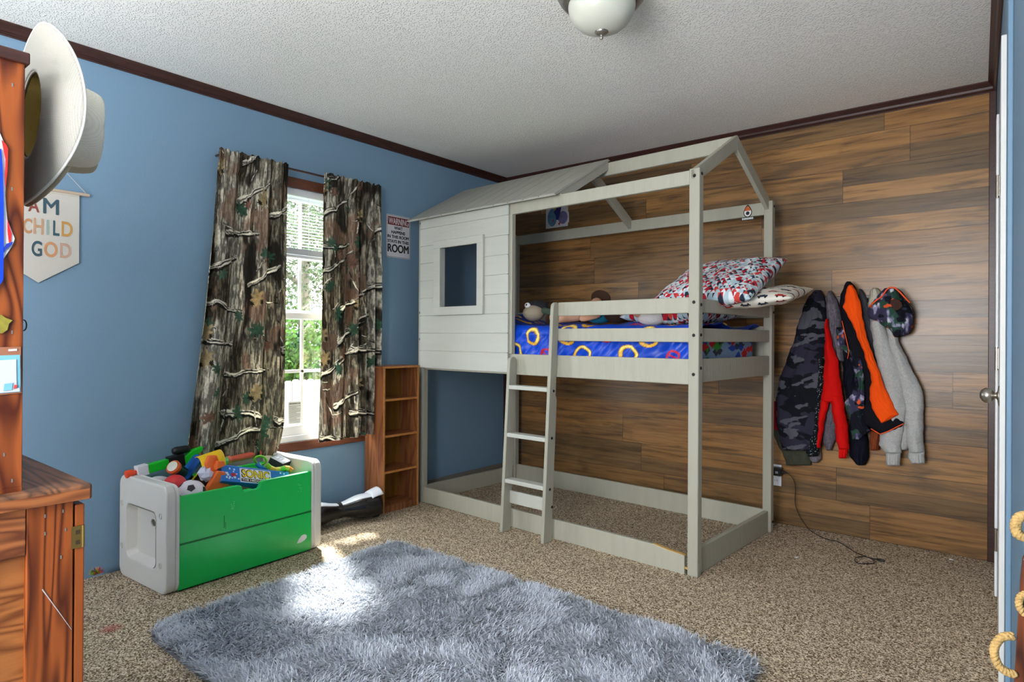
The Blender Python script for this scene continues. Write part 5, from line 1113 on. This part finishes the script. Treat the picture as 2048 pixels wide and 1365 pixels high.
e0, e1 = at(1753,1119,'z',.008), at(1769,1123,'z',.008); MB().tube([e0-ch.location, (e0+e1)/2-ch.location, e1-ch.location], [.004,.007,.005], 10).build('connector', M_black, ch)
for (u,v), lb in (((1593,1116),'tiny white scrap of paper on the carpet in front of the coats'),((1902,1120),'tiny pinkish white scrap on the carpet at the foot of the plank wall')):
    o = MB().prism([(-.008,-.004),(.007,-.005),(.008,.003),(-.005,.005)],0,.003,'z').build('paper_scrap', M_white, None, bevel=.0008); o.location = at(u,v,'z',.001); tag(o, lb, 'paper scrap', 'paper scraps on the carpet')

# ================================================================== WOODEN FURNITURE WITH ROPE (right edge)
rf = empty('wooden_board', CAM+(Vector((3.36,-2.24,0))-CAM)*.68, 0, 'dark varnished wooden board edge with natural rope loops at the right edge of the room', 'board')
rf.scale = (.68,.68,.68)
M_var = grain_mat('dark_varnished_wood', (120,62,34), (62,28,16), 2, 9, 1.4, .3, .4, 20)
MB().prism([(-.065,-.528),(-.036,0),(-.020,.36),(-.010,.60),(-.006,.645),(-.001,.655),(-.001,-.528)], -.02, .012, 'y').build('board', M_var, rf, bevel=.002)
M_rope = mat('natural_rope', (196,160,100), .9, bump=.9, scale=120, vary=.3, vscale=60)
def rope(name, pts, r, closed=False):
    # three twisted strands
    k = MB(); P_ = smooth([Vector(p) for p in (pts+[pts[0]] if closed else pts)], 14)
    for s_ in range(3):
        q = []
        for i, p in enumerate(P_):
            d = (P_[min(i+1,len(P_)-1)]-P_[max(i-1,0)]).normalized(); a = d.cross(Vector((0,1,0.01))).normalized(); b_ = d.cross(a); t = i*.42+s_*2*PI/3; q.append(p+(a*math.cos(t)+b_*math.sin(t))*r*.48)
        k.tube(q, r*.62, 8)
    return k.build(name, M_rope, rf, smooth=True)
rope('rope_loop', [(-.022,-.022,.475),(-.040,-.03,.470),(-.052,-.03,.450),(-.054,-.03,.430),(-.048,-.03,.408),(-.034,-.028,.396),(-.018,-.022,.392)], .0085)
rope('rope_loop', [(.0,-.03,.745),(-.012,-.034,.740),(-.018,-.036,.722),(-.014,-.036,.704),(-.002,-.03,.698)], .010)
rope('rope_loop', [(.0,-.026,.575),(-.010,-.03,.565),(-.011,-.03,.545),(-.002,-.026,.530)], .007)

# ================================================================== OUTSIDE
gr = MB().box(-40,-.2,-25,22,-1.25,-1.2).build('lawn', mat('grass_ground',(50,66,30),.9,vary=.3,vscale=3), None); gr['kind'] = 'structure'; gr.name = 'ground'
fe = empty('picket_fence', (-6.5,1.6,-1.2), 0, 'weathered pale wooden dog-ear fence in the yard beyond the window', 'fence')
k = MB(); r_ = random.Random(2)
for i in range(64):
    y = -3.6+i*.145; h_ = 1.56+r_.uniform(-.015,.015); k.prism([(y,0),(y+.138,0),(y+.138,h_-.03),(y+.11,h_),(y+.028,h_),(y,h_-.03)], -.01+r_.uniform(-.004,.004), .010, 'x')
k.build('pickets', mat('weathered_picket',(112,106,98),.9,vary=.18,vscale=6,stretch=(1,1,.2)), fe); MB().box(-.05,-.01,-3.6,5.6,.3,.39).box(-.05,-.01,-3.6,5.6,1.2,1.29).build('rails', mat('fence_rail',(90,84,76),.9), fe)
def tree(x, y, h_, R_, colr, nleaf, label, seed, zb=.30, trunk=.12):
    t = empty('tree', (x,y,-1.2), 0, label, 'tree', 'trees beyond the fence'); r_ = np.random.RandomState(seed)
    k = MB(); k.tube([(0,0,0),(.05,.03,h_*.4),(-.05,.1,h_*.8)], [trunk,trunk*.7,trunk*.3], 10)
    for q in range(7):
        a = q*2.4; z = h_*(.3+.08*q); k.tube([(0,0,z),(math.cos(a)*R_*.4,math.sin(a)*R_*.4,z+.5),(math.cos(a)*R_*.8,math.sin(a)*R_*.8,z+.8)], [trunk*.4,trunk*.25,.015], 6)
    k.build('trunk', mat('tree_bark',(92,84,72),.9,vary=.3,vscale=10), t)
    n = nleaf; d = r_.randn(n,3); d /= np.linalg.norm(d,axis=1)[:,None]; rad = r_.rand(n)**.4; c0 = d*rad[:,None]*np.array([R_,R_,h_*(1-zb)/2]); c0[:,2] += h_*(1+zb)/2
    cl = fbm(c0[:,0]*2+c0[:,2], c0[:,1]*2+c0[:,2]*.7, 3, seed); keep = cl > .46; c0 = c0[keep]; n = len(c0)
    a = r_.randn(n,3); a /= np.linalg.norm(a,axis=1)[:,None]; b_ = np.cross(a, r_.randn(n,3)); b_ /= np.linalg.norm(b_,axis=1)[:,None]; s_ = .045+.04*r_.rand(n)
    V_ = np.stack([c0-a*s_[:,None], c0+b_*s_[:,None]*.5, c0+a*s_[:,None], c0-b_*s_[:,None]*.5],1).reshape(-1,3)
    me = bpy.data.meshes.new('foliage'); me.from_pydata(V_.tolist(), [], (np.arange(n)[:,None]*4+np.arange(4)).tolist()); o = bpy.data.objects.new('foliage', me); COL.objects.link(o); o.parent = t
    me.materials.append(attr_mat('leaf_green', .6, 0, trans=.45)); cc = np.repeat(np.array([colr],float)*(.7+.6*r_.rand(n))[:,None],4,0); set_col(o, cc)
tree(-9.2,3.9,2.9,1.2,(52,78,26),9000,'leafy bright green shrub tree behind the fence, seen in the lower window',1,.12)
tree(-11.6,5.0,3.2,1.3,(46,70,28),9000,'mid green bushy tree further behind the fence',2,.12)
tree(-8.9,1.0,3.0,1.2,(60,82,30),7000,'yellow-green shrub tree left of the others behind the fence',3,.12)
tree(-13,6.4,8.2,2.2,(58,70,46),15000,'tall thin-leaved tree seen against the bright sky through the blind',4,.35,.22)
tree(-17.5,10.4,9.5,2.6,(48,64,38),9000,'tall darker tree to the right in the yard',5,.3,.2)
